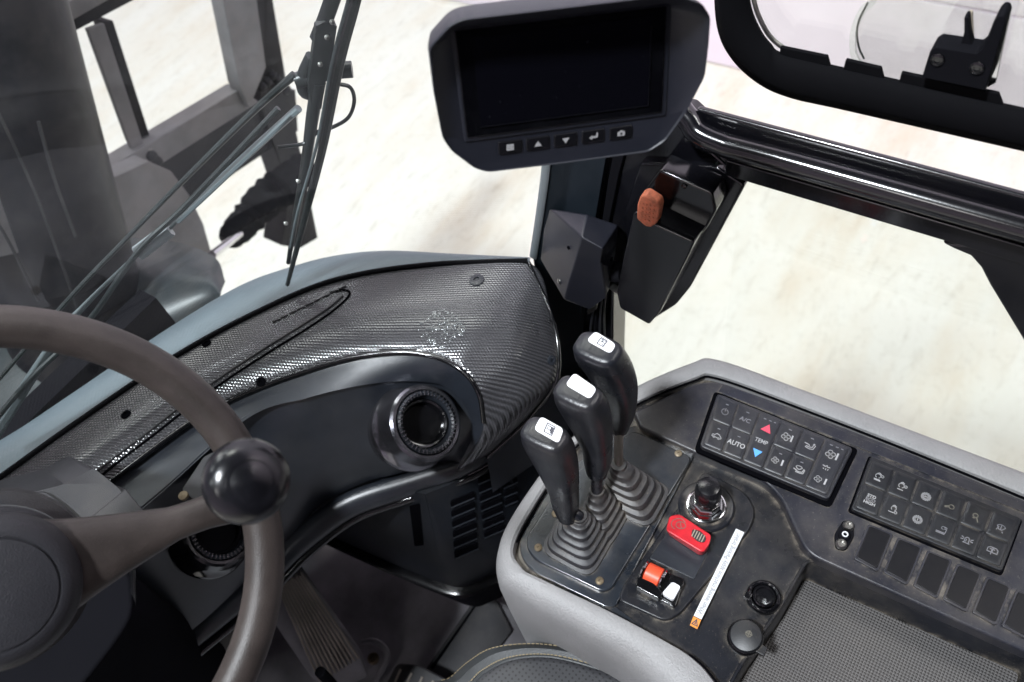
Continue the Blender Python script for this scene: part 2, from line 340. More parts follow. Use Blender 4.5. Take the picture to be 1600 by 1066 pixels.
def inset(poly, d):
    c = sum((Vector(p) for p in poly), Vector()) / len(poly)
    n = len(poly); out = []
    nrm = Vector()
    for i in range(n): nrm += (Vector(poly[i]) - c).cross(Vector(poly[(i + 1) % n]) - c)
    nrm.normalize()
    for i in range(n):
        p = Vector(poly[i]); e1 = (p - Vector(poly[i - 1])); e2 = (Vector(poly[(i + 1) % n]) - p)
        if e1.length < 1e-9: e1 = e2
        if e2.length < 1e-9: e2 = e1
        n1 = nrm.cross(e1.normalized()); n2 = nrm.cross(e2.normalized()); b_ = (n1 + n2)
        if b_.length < 1e-6: b_ = n1
        b_.normalize(); out.append(p + b_ * (d / max(0.5, b_.dot(n1))))
    return out
def tube(name, pts, rad, m, parent=None, res=12, n=0, flat=None, cap=True, **k):
    """rad: number or list; flat=(dir, factor) squashes the section along dir"""
    P = crs(pts, n) if n else [Vector(p) for p in pts]; c = len(P)
    if isinstance(rad, (list, tuple)):
        rr = [rad[min(int(i / (c - 1) * (len(rad) - 1)), len(rad) - 2)] for i in range(c)]
        rr = []
        for i in range(c):
            t = i / (c - 1) * (len(rad) - 1); q = min(int(t), len(rad) - 2); rr.append(rad[q] + (rad[q + 1] - rad[q]) * (t - q))
    else: rr = [rad] * c
    t0 = (P[1] - P[0]).normalized(); u = t0.orthogonal().normalized(); rings = []
    for i in range(c):
        t = (P[min(i + 1, c - 1)] - P[max(i - 1, 0)]).normalized(); u = (u - t * u.dot(t)).normalized(); v = t.cross(u)
        ring = []
        for s in range(res):
            a = 2 * math.pi * s / res; o_ = (u * math.cos(a) + v * math.sin(a)) * rr[i]
            if flat: fd = Vector(flat[0]).normalized(); o_ = o_ - fd * o_.dot(fd) * (1 - flat[1])
            ring.append(P[i] + o_)
        rings.append(ring)
    return loft(name, rings, m, parent, cap0=cap, cap1=cap, **k)
def frame_of(axis, ref=None):
    a = Vector(axis).normalized()
    u = (Vector(ref) - a * Vector(ref).dot(a)).normalized() if ref is not None else a.orthogonal().normalized()
    return a, u, a.cross(u)
def lathe(name, prof, org, axis, m, parent=None, res=40, ref=None, scale=None, closed=False, **k):
    """prof: list of (radius, height)"""
    a, u, v = frame_of(axis, ref); rings = []
    for r_, h in prof:
        rings.append([Vector(org) + a * h + u * (math.cos(2 * math.pi * s / res) * r_) + v * (math.sin(2 * math.pi * s / res) * r_) for s in range(res)])
    return loft(name, rings, m, parent, cap0=not closed and prof[0][0] > 1e-5, cap1=not closed and prof[-1][0] > 1e-5, **k)
def box(name, c, u, v, n_, m, parent=None, bevel=0.002, r=0, **k):
    """c = centre of top face, u, v half extents, n_ depth vector"""
    c, u, v = Vector(c), Vector(u), Vector(v)
    return prism(name, [c - u - v, c + u - v, c + u + v, c - u + v], n_, m, parent, r=r, bevel=bevel, **k)
def strokes(name, F, lines, w_, m, parent, th=0.0005, fills=()):
    """flat print: F maps (u,v) to a 3-D point; lines are polylines in (u,v)"""
    V = []; Fa = []
    o = F(0, 0); nrm = (F(1, 0) - o).cross(F(0, 1) - o).normalized()
    if nrm.dot(CAM - o) < 0: nrm = -nrm
    for ln in lines:
        for a, b_ in zip(ln, ln[1:]):
            A, B = F(*a), F(*b_); d = (B - A)
            if d.length < 1e-7: continue
            d.normalize(); s = nrm.cross(d) * w_ / 2; A = A - d * w_ * 0.3; B = B + d * w_ * 0.3; k = len(V)
            V += [A - s + nrm * th, B - s + nrm * th, B + s + nrm * th, A + s + nrm * th, A - s, B - s, B + s, A + s]
            Fa += [(k, k + 1, k + 2, k + 3), (k, k + 4, k + 5, k + 1), (k + 1, k + 5, k + 6, k + 2), (k + 2, k + 6, k + 7, k + 3), (k + 3, k + 7, k + 4, k)]
    for pl in fills:
        k = len(V); V += [F(*p) + nrm * th for p in pl]; Fa.append(tuple(range(k, k + len(pl))))
    me = bpy.data.meshes.new(name); me.from_pydata([tuple(v) for v in V], [], Fa); me.update()
    return link(name, me, m, parent, smooth=False)
def circ(cx, cy, r, n=20, a0=0, a1=360, ry=None):
    ry = r if ry is None else ry
    return [(cx + r * math.cos(R(a0 + (a1 - a0) * i / n)), cy + ry * math.sin(R(a0 + (a1 - a0) * i / n))) for i in range(n + 1)]
def words(name, txt, F, h, m, parent, lift=0.0005, bold=0.0, align='CENTER', squeeze=1.0):
    cu = bpy.data.curves.new(name, 'FONT'); cu.body = txt; cu.size = 1; cu.align_x = align; cu.align_y = 'CENTER'; cu.offset = bold; cu.resolution_u = 3
    t = bpy.data.objects.new(name, cu); me = bpy.data.meshes.new_from_object(t); bpy.data.objects.remove(t)
    o = F(0, 0); ux = (F(1, 0) - o).normalized(); uy = (F(0, 1) - o).normalized(); n_ = ux.cross(uy).normalized()
    uy = n_.cross(ux)
    if n_.dot(CAM - o) < 0: n_ = -n_
    Mx = Matrix((ux * h * squeeze, uy * h, n_)).transposed().to_4x4(); Mx.translation = o + n_ * lift
    me.transform(Mx); return link(name, me, m, parent, smooth=False)
def bvh_of(*objs):
    V = []; F = []
    for o in objs:
        k = len(V); ofs = root_off(o.parent); V += [v.co + ofs for v in o.data.vertices]; F += [tuple(i + k for i in p.vertices) for p in o.data.polygons]
    return BVHTree.FromPolygons(V, F)
def hit(bv, px, py, fallback=0.8):
    p, n_, _, _ = bv.ray_cast(CAM, ray(px, py).normalized())
    if p is None: return PZ(px, py, fallback), UP.copy()
    if n_.dot(CAM - p) < 0: n_ = -n_
    return p, n_
def quadF(TL, TR, BR, BL):
    """u,v in 0..1 from the upper-left corner"""
    def F(u, v): return (TL * (1 - u) + TR * u) * (1 - v) + (BL * (1 - u) + BR * u) * v
    return F

# ================================================================== SETTING: warehouse
GZ = -1.30
fl = raw('warehouse_floor', [(-12, -12, GZ), (14, -12, GZ), (14, 16, GZ), (-12, 16, GZ)], [(0, 1, 2, 3)], 'concrete', smooth=False); setp(fl, kind='structure')
WX = PZ(1115, 100, GZ).x
wall = thing('warehouse_wall', (WX, 2, GZ), 'pale pink warehouse wall of long horizontal panels beyond the sliding window', 'wall')
for i in range(14):
    z0 = GZ + i * 0.62
    prism('wall_panel', [Vector((WX, -12, z0 + 0.006)), Vector((WX, 14, z0 + 0.006)), Vector((WX, 14, z0 + 0.612)), Vector((WX, -12, z0 + 0.612))], (0.08, 0, 0), 'wallp', wall, bevel=0.006)
prism('wall_core', [Vector((WX + 0.02, -12, GZ)), Vector((WX + 0.02, 14, GZ)), Vector((WX + 0.02, 14, GZ + 8.70)), Vector((WX + 0.02, -12, GZ + 8.70))], (0.1, 0, 0), 'wallp', wall)

prism('unseen_far_wall', [Vector((-11, 12, GZ)), Vector((WX + .1, 12, GZ)), Vector((WX + .1, 12, 7.4)), Vector((-11, 12, 7.4))], (0, .1, 0), 'wallp', wall)  # unseen wall, added as a bright reflection for the dashboard
prism('unseen_left_wall', [Vector((-11, -11, GZ)), Vector((-11, 12, GZ)), Vector((-11, 12, 7.4)), Vector((-11, -11, 7.4))], (-.1, 0, 0), 'wallp', wall)  # unseen wall, added for reflections too

# ------------------------------------------------------------------ cab floor, bulkhead
cf = box('cab_floor', (-0.08, -0.1, 0.0), (0.72, 0, 0), (0, 1.2, 0), (0, 0, -0.06), 'floor', bevel=0.004); setp(cf, kind='structure')
fw = thing('front_bulkhead', (0.1, 1.15, 0), 'dark bulkhead under the dashboard at the front of the cab', 'bulkhead')
prism('bulkhead_plate', [Vector((-0.7, 1.02, 0)), Vector((0.3, 1.02, 0)), Vector((0.3, 1.02, 0.80)), Vector((-0.7, 1.02, 0.80))], (0, 0.04, 0), 'matt', fw)
prism('bulkhead_side', [Vector((0.60, 0.35, 0)), Vector((0.60, 0.52, 0)), Vector((0.60, 0.52, 0.46)), Vector((0.60, 0.35, 0.46))], (0.04, 0, 0), 'matt', fw)

# ================================================================== dashboard
dash = thing('dashboard', (0.3, 0.7, 0.6), 'dark curved dashboard with ribbed carbon-look top and round air vents', 'dashboard')
outer = [(-150, 855), (0, 748), (130, 655), (275, 558), (400, 490), (520, 440), (660, 416), (824, 409), (862, 500), (869, 585), (835, 640), (760, 712)]
inner = [(-150, 1010), (0, 890), (190, 740), (345, 632), (500, 572), (600, 552), (672, 556), (722, 580), (748, 615), (756, 660), (746, 697), (715, 735)]
zo = [.86] * 8 + [.84, .80, .74, .66]
zi = [.855] * 6 + [.852, .845, .825, .78, .73, .66]
def mixpx(a, b_, t): return (a[0] * (1 - t) + b_[0] * t, a[1] * (1 - t) + b_[1] * t)
rowO = [PZ(*p, z) for p, z in zip(outer, zo)]
rowO2 = [PZ(*mixpx(a, b_, .12), z + .004) for a, b_, z in zip(outer, inner, zo)]
rowM = [PZ(*mixpx(a, b_, .5), (z + y) / 2 + .012) for a, b_, z, y in zip(outer, inner, zo, zi)]
rowI2 = [PZ(*mixpx(a, b_, .9), y + .004) for a, b_, z, y in zip(outer, inner, zo, zi)]
rowI = [PZ(*p, z - .002) for p, z in zip(inner, zi)]
cowl = grid('cowl', [rowO, rowO2, rowM, rowI2, rowI], 'carbon', dash, nu=110, sm=22, solid=0.006)
ridge = [(-150, 1090), (0, 965), (225, 793), (385, 655), (480, 622), (560, 603), (628, 596), (690, 602), (722, 628), (738, 662), (732, 697), (716, 727)]
zr = [.845, .845, .843, .840, .836, .830, .820, .805, .785, .750, .712, .66]
foot = [(-150, 1290), (0, 1180), (150, 1085), (300, 985), (446, 846), (500, 790), (569, 754), (620, 741), (663, 728), (695, 722), (712, 722), (728, 726)]
zf = [.52, .53, .55, .57, .59, .60, .61, .615, .62, .625, .63, .64]
rowI_b = [PZ(*p, z - .006) for p, z in zip(inner, zi)]
rimdn = [PZ(*mixpx(a, b_, .15), z - .010) for a, b_, z in zip(inner, ridge, zi)]
rowR = [PZ(*p, z) for p, z in zip(ridge, zr)]
grid('fascia_band', [rowI_b, rimdn, rowR], 'dash', dash, nu=110, sm=12)
rowR2 = [PZ(p[0] + 1, p[1] + 5, z - .012) for p, z in zip(ridge, zr)]
mid = [PZ(*mixpx(a, b_, .55), (z + y) / 2) for a, b_, z, y in zip(ridge, foot, zr, zf)]
rowF = [PZ(*p, z) for p, z in zip(foot, zf)]
fascia = grid('fascia_panel', [rowR, rowR2, mid, rowF], 'dash', dash, nu=110, sm=20)
grid('fascia_lower', [rowF, [p + Vector((.01, .03, -.05)) for p in rowF], [p + Vector((.05, .22, -.07)) for p in rowF]], 'matt', dash, nu=60)
tube('highlight_bead', [p + Vector((0, 0, .0005)) for p in rowI[1:10]], .0034, 'gloss', dash, n=110, res=12)  # invented bead, added to catch a highlight along the recess rim
# lower glossy trim bar
barpts = [PZ(*p, z) for p, z in [((60, 1180), .50), ((250, 1040), .53), ((395, 920), .56), ((470, 845), .575), ((545, 790), .59), ((640, 757), .60), ((735, 722), .62), ((800, 675), .64), ((852, 622), .66), ((872, 585), .68)]]
tube('trim_bar', barpts, [.013, .014, .017, .021, .021, .017, .012, .008, .005], 'dash', dash, n=70, flat=((-0.55, -0.6, 0.5), 0.75), res=16)
barp2 = [p + Vector((-0.004, -0.012, -0.022)) for p in barpts[:8]]
tube('trim_bar', barp2, [.004, .006, .008, .008, .006, .004], 'gloss', dash, n=60)
# right end panel below the cowl edge, down to the heater box
ep_t = [PZ(*p, z) for p, z in [((869, 585), .795), ((835, 640), .735), ((800, 677), .69), ((760, 712), .655)]]
ep_b = [PZ(*p, z) for p, z in [((905, 640), .60), ((868, 700), .56), ((820, 735), .55), ((770, 770), .55)]]
grid('end_panel', [ep_t, ep_b], 'dash', dash, nu=20)
tube('edge_bead', [p + Vector((-.002, -.004, .002)) for p in ([rowO[7], rowO[8], rowO[9]] + ep_t[1:])], .0028, 'gloss', dash, n=60)
bv = bvh_of(cowl)
# defroster groove: raised lip with short glinting slats along the cowl's outer edge
def on(px, py, up=0.0): p, n_ = hit(bv, px, py, .87); return p + n_ * up
tube('defroster_slot', [on(x, y, .0005) for x, y in [(40, 845), (95, 795), (180, 726), (240, 680), (300, 633), (360, 590), (420, 551), (480, 514), (522, 485), (545, 463), (541, 454), (515, 457)]], .0017, 'void', dash, n=90)
tube('defroster_lip', [on(x, y, .001) for x, y in [(28, 848), (90, 788), (170, 722), (232, 675), (292, 628), (352, 585), (412, 546), (470, 510), (512, 483), (536, 463)]], .0015, 'column', dash, n=90)
for a, b_ in (((52, 838), (112, 783)), ((432, 503), (535, 452))):
    for i in range(9):
        t = i / 8; x = a[0] * (1 - t) + b_[0] * t; y = a[1] * (1 - t) + b_[1] * t
        tube('defroster_slat', [on(x - 6, y + 1, .0012), on(x + 6, y - 4, .0012)], .0011, 'column', dash, res=6)
for px, py in ((745, 438), (862, 563), (323, 537), (408, 597), (197, 648)):
    p, n_ = hit(bv, px, py, .86)
    s = .0095 if px == 745 else .006
    lathe('screw_plug', [(s * 1.15, 0), (s * 1.1, .0015), (s * .8, .0022), (s * .45, .0024), (s * .4, .0005), (.0001, .0003)], p, n_, 'dash' if px > 700 else 'void', dash, res=24)
# worn patch of gum on the cowl
gm = []
for i in range(150):
    a = random.uniform(0, 6.28); q = random.random() ** .6
    x, y = 690 + math.cos(a) * 36 * q, 514 + math.sin(a) * 27 * q - 3 * math.sin(a * 3)
    p, n_ = hit(bv, x, y, .86); rr = random.uniform(.0008, .0024)
    gm.append((p, n_, rr))
bmg = bmesh.new()
for p, n_, rr in gm:
    r_ = bmesh.ops.create_icosphere(bmg, subdivisions=1, radius=rr); q = n_.to_track_quat('Z', 'Y').to_matrix().to_4x4()
    T = Matrix.Translation(p) @ q @ Matrix.Diagonal((random.uniform(.8, 1.8), random.uniform(.8, 1.6), .35, 1))
    bmesh.ops.transform(bmg, matrix=T, verts=r_['verts'])
me = bpy.data.meshes.new('glue_residue'); bmg.to_mesh(me); bmg.free()
gl = link('glue_residue', me, mat('dried_glue', (0.15, 0.155, 0.16), 0.14, metal=0.5, grain=0.4, gscale=600), None)
setp(gl, 'crusty patch of dried glue on the ribbed dashboard top', 'glue patch')

def vent(px, py, qx, qy, z0, s, par, dish='gloss'):
    """ball vent: back centre at pixel p, front centre at pixel q"""
    B = PZ(px, py, z0); dB = (B - CAM).length; A = PD(qx, qy, dB - .048 * s); ax = (A - B).normalized(); Ln = (A - B).length
    v = thing('air_vent', B, None, None); del_ = v; v.parent = par; v.location = B - root_off(par)
    lathe('vent_shroud', [(.052 * s, -.03), (.060 * s, -.004), (.062 * s, .004), (.060 * s, .010), (.0575 * s, .013), (.0555 * s, Ln * .6), (.0535 * s, Ln - .003), (.050 * s, Ln), (.046 * s, Ln), (.044 * s, Ln - .004), (.043 * s, Ln - .03)], B, ax, 'ventring' if dish == 'gloss' else 'gloss', v, res=64, closed=True)
    lathe('vent_ring', [(.0440 * s, Ln - .006), (.0435 * s, Ln + .001), (.0405 * s, Ln + .003), (.0375 * s, Ln + .001), (.034 * s, Ln - .012), (.032 * s, Ln - .02)], B, ax, 'dash', v, res=64, closed=True)
    inn = (ax + Vector((0.15, -0.05, 0.35))).normalized()
    Cn = B + ax * (Ln - .012)
    bax = (ax * 1 + Vector((-0.25, 0.10, 0.10))).normalized()
    lathe('vent_ball', [(.0370 * s, -.010), (.0350 * s, .000), (.0325 * s, .0035), (.0300 * s, .002), (.0285 * s, -.006), (.0250 * s, -.016), (.0200 * s, -.024), (.0175 * s, -.030), (.0001, -.031)], Cn, bax, dish, v, res=56)
    lathe('vent_hollow', [(.0180 * s, -.0265), (.0001, -.0265)], Cn, bax, 'void', v, res=40, closed=True)
    a, u, w_ = frame_of(ax)
    # knurl ticks round the ring
    V = []; F = []
    for i in range(44):
        an = 2 * math.pi * i / 44; d = u * math.cos(an) + w_ * math.sin(an); t = ax.cross(d)
        p = B + ax * (Ln + .0025) + d * .0405 * s; k = len(V); hw = .0008 * s; hl = .0032 * s
        for sx, sy, sz in ((-1, -1, 1), (1, -1, 1), (1, 1, 1), (-1, 1, 1), (-1, -1, -2), (1, -1, -2), (1, 1, -2), (-1, 1, -2)):
            V.append(p + t * hw * sx + d * hl * sy + ax * .0006 * sz)
        F += [(k, k + 1, k + 2, k + 3), (k, k + 4, k + 5, k + 1), (k + 1, k + 5, k + 6, k + 2), (k + 2, k + 6, k + 7, k + 3), (k + 3, k + 7, k + 4, k)]
    o = raw('ring_knurl', V, F, 'ventring' if dish == 'gloss' else 'gloss', v, smooth=False); o['kind'] = 'stuff'
    return v
vent(641, 670, 667, 660, .765, .97, dash)
vent(326, 842, 344, 828, .70, .92, dash, 'matt')

# ------------------------------------------------------------------ heater box under the dash
hb = thing('heater_box', (0.35, 0.6, 0.3), 'dark heater box with slotted air grille under the right end of the dashboard', 'heater')
bot = [PZ(505, 838, .30), PZ(610, 886, .30), PZ(700, 922, .30), PZ(725, 926, .30), PZ(775, 905, .30), PZ(850, 860, .30)]
bot = bot + [Vector((0.62, 0.45, .30)), Vector((0.62, 1.0, .30)), Vector((0.22, 1.0, .30))]
rb = rounded(bot, [0, 0, .03, .02, .02, 0, 0, 0, 0])
def at_z(P, z, g=0): 
    q = inset(P, g) if g else P
    return [Vector((p.x, p.y, z)) for p in q]
hbx = loft('box_shell', [at_z(rb, .31, .004), at_z(rb, .45, .006), at_z(rb, .60, .050)], 'lower', hb)
loft('flange', [at_z(rb, .300, -.010), at_z(rb, .304, -.013), at_z(rb, .309, -.010), at_z(rb, .312, -.002)], 'gloss', hb, cap1=True)
loft('skirt', [at_z(rb, .15, .02), at_z(rb, .30, .004)], 'matt', hb)
bvb = bvh_of(hbx)
def quad_on(bv_, cs, up):
    o = []
    for x, y in cs: p, n_ = hit(bv_, x, y, .4); o.append(p + n_ * up)
    return o
for ci, (x0, y0, x1, y1, wd, n_) in enumerate(((722, 783, 728, 862, 36, 6), (762, 748, 772, 832, 32, 7), (793, 716, 798, 785, 20, 6))):
    for i in range(n_):
        t = i / (n_ - 1); x = x0 + (x1 - x0) * t; y = y0 + (y1 - y0) * t; h = (y1 - y0) / (n_ - 1) * .60; sl = .42 * wd
        cs = [(x - wd / 2, y - h / 2 + sl / 2 - 4), (x + wd / 2, y - h / 2 - sl / 2 - 4), (x + wd / 2, y + h / 2 - sl / 2 - 4), (x - wd / 2, y + h / 2 + sl / 2 - 4)]
        q = quad_on(bvb, cs, .0030); nn = (q[1] - q[0]).cross(q[2] - q[0]).normalized()
        if nn.dot(CAM - q[0]) < 0: nn = -nn
        prism('slot_shade_plate', q, -nn * .004, 'void', hb, r=.004, bevel=0)  # proud black plate painted in for the shade inside a slot
        tube('grille_lip', [q[3] + nn * .0005, q[2] + nn * .0005], .0011, 'dash', hb, res=6)
q = quad_on(bvb, [(640, 790), (656, 786), (662, 850), (648, 852)], .001); prism('label_recess', q, (0, 0, -.004), 'void', hb, r=.002, bevel=0)

# ------------------------------------------------------------------ unseen cab shell, added to darken reflections and shade the cab
cs = thing('unseen_cab_shell', (0, -.3, 0), 'dark cab roof, rear wall and left door sill enclosing the driver\'s place', 'cab')
prism('roof_panel', [Vector((-.85, -1.25, 2.25)), Vector((.70, -1.25, 2.25)), Vector((.70, -.15, 2.25)), Vector((-.85, -.15, 2.25))], (0, 0, .05), 'matt', cs, bevel=.01)
prism('rear_wall', [Vector((-.85, -1.25, 0)), Vector((.70, -1.25, 0)), Vector((.70, -1.25, 2.24)), Vector((-.85, -1.25, 2.24))], (0, -.04, 0), 'matt', cs, bevel=.01)
prism('door_sill', [Vector((-.80, -1.2, 0)), Vector((-.80, .98, 0)), Vector((-.80, .98, .16)), Vector((-.80, -1.2, .16))], (-.04, 0, 0), 'matt', cs, bevel=.01)
prism('door_post', [Vector((-.80, -1.2, .16)), Vector((-.80, -.75, .16)), Vector((-.80, -.70, 2.24)), Vector((-.80, -1.2, 2.24))], (-.04, 0, 0), 'matt', cs, bevel=.01)
prism('right_sill', [Vector((.63, -1.24, 0)), Vector((.63, .40, 0)), Vector((.63, .40, .46)), Vector((.63, -1.24, .46))], (.03, 0, 0), 'matt', cs, bevel=.005)

# ------------------------------------------------------------------ pedals
pd = thing('accelerator_pedal', PZ(520, 1020, .05), 'ribbed rubber accelerator pedal below the steering wheel rim', 'pedal')
pc = [PZ(440, 905, .26), PZ(475, 888, .26), PZ(567, 1026, .10), PZ(500, 1066, .08)]
pc2 = [PZ(425, 905, .25), PZ(468, 886, .26), PZ(562, 1020, .10), PZ(575, 1058, .075), PZ(515, 1085, .06), PZ(485, 1058, .08), PZ(410, 948, .22)]
nn = (pc2[2] - pc2[0]).cross(pc2[5] - pc2[0]).normalized(); nn = nn if nn.z > 0 else -nn
prism('pedal_plate', pc2, -nn * .012, 'floor', pd, r=.01, bevel=.003)
Fp = quadF(PZ(430, 912, .262), PZ(470, 889, .270), PZ(566, 1030, .103), PZ(500, 1072, .078))
for i in range(11):
    u = (i + .5) / 11; tube('pedal_rib', [Fp(u, .02 + .02 * (i % 2)) + nn * .002, Fp(u, .5) + nn * .0025, Fp(u, .97) + nn * .002], .0024, 'pedal', pd, res=8)
hp = PZ(584, 1030, .03)
lathe('pivot_bolt', [(.012, 0), (.012, .006), (.009, .009), (.004, .009), (.0038, .006), (.0001, .006)], hp, UP, 'brass', pd, res=24)
tube('hinge_bracket', [PZ(566, 1003, .03), PZ(585, 1002, .04), PZ(602, 1015, .035), PZ(603, 1035, .03), PZ(580, 1075, .02)], [.005, .007, .007, .006], 'floor', pd, n=20)
bp_ = thing('brake_pedal', PZ(650, 1060, .05), 'flat grooved brake pedal pad at the bottom edge beside the seat', 'pedal')
bz = .09
prism('pedal_pad', [PZ(x, y, bz) for x, y in [(595, 1085), (620, 1035), (650, 1037), (700, 1062), (720, 1100), (640, 1130)]], (0, 0, -.015), 'column', bp_, r=.012, bevel=.004)
for i in range(5):
    tube('pad_rib', [PZ(612 + i * 17, 1078 + i * 5, bz + .001), PZ(626 + i * 17, 1046 + i * 6, bz + .001)], .0025, 'pedal', bp_, res=8)
tube('pedal_arm', [PZ(650, 1075, .07), PZ(560, 1100, .2), PZ(500, 1050, .4)], .009, 'matt', bp_, n=12)
st_ = thing('floor_sill_strip', PZ(720, 980, .01), 'grey raised floor strip beside the console foot', 'floor strip')
prism('sill_plate', [PZ(x, y, .012) for x, y in [(665, 1045), (735, 945), (770, 925), (800, 985), (730, 1080), (690, 1100)]], (0, 0, -.01), 'column', st_, bevel=.002)
prism('sill_joint', [PZ(x, y, .014) for x, y in [(672, 1043), (745, 940), (748, 941), (676, 1046)]], (0, 0, -.002), 'void', st_)
sp = thing('steering_foot_plate', PZ(340, 1040, .1), 'pale grey plate at the foot of the steering column', 'plate')
prism('foot_plate', [PZ(x, y, .30) for x, y in [(356, 985), (375, 1000), (385, 1100), (270, 1140), (300, 1060)]], (0, 0, -.01), 'grey', sp, r=.006, bevel=.002)

# ================================================================== side console
con = thing('side_console', (0.4, 0.05, 0), 'pale grey side console with black control deck along the right window', 'console')
ZT = .82
oin = [(806, 845), (868, 738), (905, 690), (985, 634), (1083, 592), (1122, 588), (1250, 634), (1420, 700), (1620, 782), (1900, 900), (1800, 1400), (1200, 1180), (1120, 1066), (1085, 1028), (1040, 1000), (950, 952), (850, 905), (815, 885)]
# outer shoulder line
oout = [(785, 826), (846, 732), (888, 684), (972, 611), (1077, 563), (1124, 557), (1260, 605), (1430, 668), (1640, 746), (2000, 880), (1900, 1600), (1180, 1300), (1060, 1110), (1000, 1040), (960, 1010), (905, 980), (810, 925), (775, 893)]
Pin = [PZ(x, y, ZT) for x, y in oin]; Pout = [PZ(x, y, ZT - .004) for x, y in oout]
Pin = crs(Pin, 140, True); Pout = crs(Pout, 140, True)
def lerp(A, B, t, z): return [Vector((a.x * (1 - t) + b_.x * t, a.y * (1 - t) + b_.y * t, z)) for a, b_ in zip(A, B)]
def ext(t, z): return lerp(Pin, Pout, t, z)
rings = [ext(-.02, ZT - .022), ext(0, ZT - .006), ext(.05, ZT - .001), ext(.2, ZT + .001), ext(.6, ZT - .001), ext(.9, ZT - .008), ext(1.05, ZT - .022), ext(1.12, ZT - .05), ext(1.12, ZT - .12), ext(1.05, ZT - .24), ext(.95, ZT - .42), ext(.9, .0)]
loft('console_body', rings, 'grey', con, cap0=False, cap1=False)
# rubber seam under the pale rim
tube('deck_seam', [p + Vector((0, 0, -.0005)) for p in [Vector((q.x, q.y, ZT - .005)) for q in ext(-.01, 0)]][:104], .0016, 'void', con, res=6)
# deck with the tray opening
TR = [PZ(x, y, .806) for x, y in [(1262, 872), (1630, 1030), (1590, 1230), (1090, 1160), (1160, 1035), (1222, 944)]]
TRr = rounded(TR, .012)
deck = [Vector((p.x, p.y, .806)) for p in ext(.0, 0)]
bm = bmesh.new()
def loopv(P): vs = [bm.verts.new(p) for p in P]; return [bm.edges.new((vs[i], vs[(i + 1) % len(vs)])) for i in range(len(vs))]
bmesh.ops.triangle_fill(bm, use_beauty=True, use_dissolve=False, edges=loopv(deck) + loopv(TRr), normal=(0, 0, 1))
me = bpy.data.meshes.new('deck_panel'); bm.to_mesh(me); bm.free()
link('deck_panel', me, 'black', con, smooth=False)
loft('tray_wall', [TRr, [p + Vector((0, 0, -.004)) for p in inset(TRr, .002)], [Vector((p.x, p.y, .752)) for p in inset(TRr, .006)]], 'black', con, cap0=False, cap1=False)
tm = prism('tray_mat', [Vector((p.x, p.y, .762)) for p in inset(TRr, .0062)], (0, 0, -.01), 'traymat', None, bevel=.001); setp(tm, 'textured grey rubber mat lying in the storage tray', 'mat')
tube('tray_rim', [p + Vector((0, 0, .001)) for p in TRr] + [TRr[0] + Vector((0, 0, .001))], .0022, 'black', con, res=8)

# control ledge (higher part that carries the keypads)
slab('control_ledge', [(990, 643), (1084, 599), (1122, 595), (1250, 641), (1420, 706), (1640, 797), (1900, 905), (1750, 1085), (1262, 866), (1243, 828), (1222, 780), (1196, 752), (1084, 706), (1000, 668)], .822, .02, 'ledge', con, r=[.004, .012, .012, .004, .004, .004, .01, .01, .02, .02, .02, .02, .006, .006], bevel=.0035)
slab('ledge_lip', [(1130, 600), (1640, 800), (1630, 812), (1122, 612)], .8245, .004, 'ledge', con, r=.001, bevel=.0012)
# lever plate and its rim
slab('plate_rim', [(868, 745), (992, 662), (1088, 706), (962, 948), (948, 950), (830, 893), (812, 868), (811, 838)], .811, .008, 'plate', con, r=[.01, .01, .012, .006, .006, .02, .02, .01], bevel=.002)
slab('lever_plate', [(878, 752), (990, 672), (1078, 712), (1078, 722), (955, 920), (940, 925), (838, 876), (823, 858), (823, 838)], .8165, .007, 'plate', con, r=[.008, .008, .008, .006, .012, .012, .014, .012, .006], bevel=.0022)
for px, py in ((1060, 709), (841, 856), (937, 908), (868, 803)):
    lathe('plate_screw', [(.0046, 0), (.0046, .0012), (.0032, .0022), (.0012, .0022), (.001, .001), (.0001, .001)], PZ(px, py, .8168), UP, 'brass', con, res=16)
# switch plate
slab('switch_plate', [(1100, 735), (1165, 768), (1182, 800), (1170, 830), (1064, 958), (1040, 972), (965, 938), (975, 912)], .813, .006, 'black', con, r=[.008, .014, .012, .006, .008, .014, .008, .004], bevel=.0025)
slab('switch_recess', [(1042, 832), (1106, 862), (1085, 905), (1015, 872)], .8150, .004, 'dash', con, r=.002, bevel=.0006)
slab('console_joint', [(962, 948), (948, 950), (900, 925), (1000, 990), (1010, 985)], .8085, .004, 'plate', con, r=.001, bevel=.001)

# ---- blank switch covers
for i in range(6):
    q = [(1358 + 46.3 * i, 820 + 20.5 * i), (1394 + 46.3 * i, 835 + 20.5 * i), (1371 + 46.3 * i, 891 + 21 * i), (1336 + 46.3 * i, 872 + 21 * i)]
    P = [PZ(x, y, .8255) for x, y in q]
    prism('blank_cover_frame', inset(P, -.0012), (0, 0, -.006), 'ledge', con, r=.003, bevel=.0008)
    prism('blank_cover', [p + Vector((0, 0, .0008)) for p in inset(P, .0009)], (0, 0, -.006), 'plain', con, r=.003, bevel=.0010)

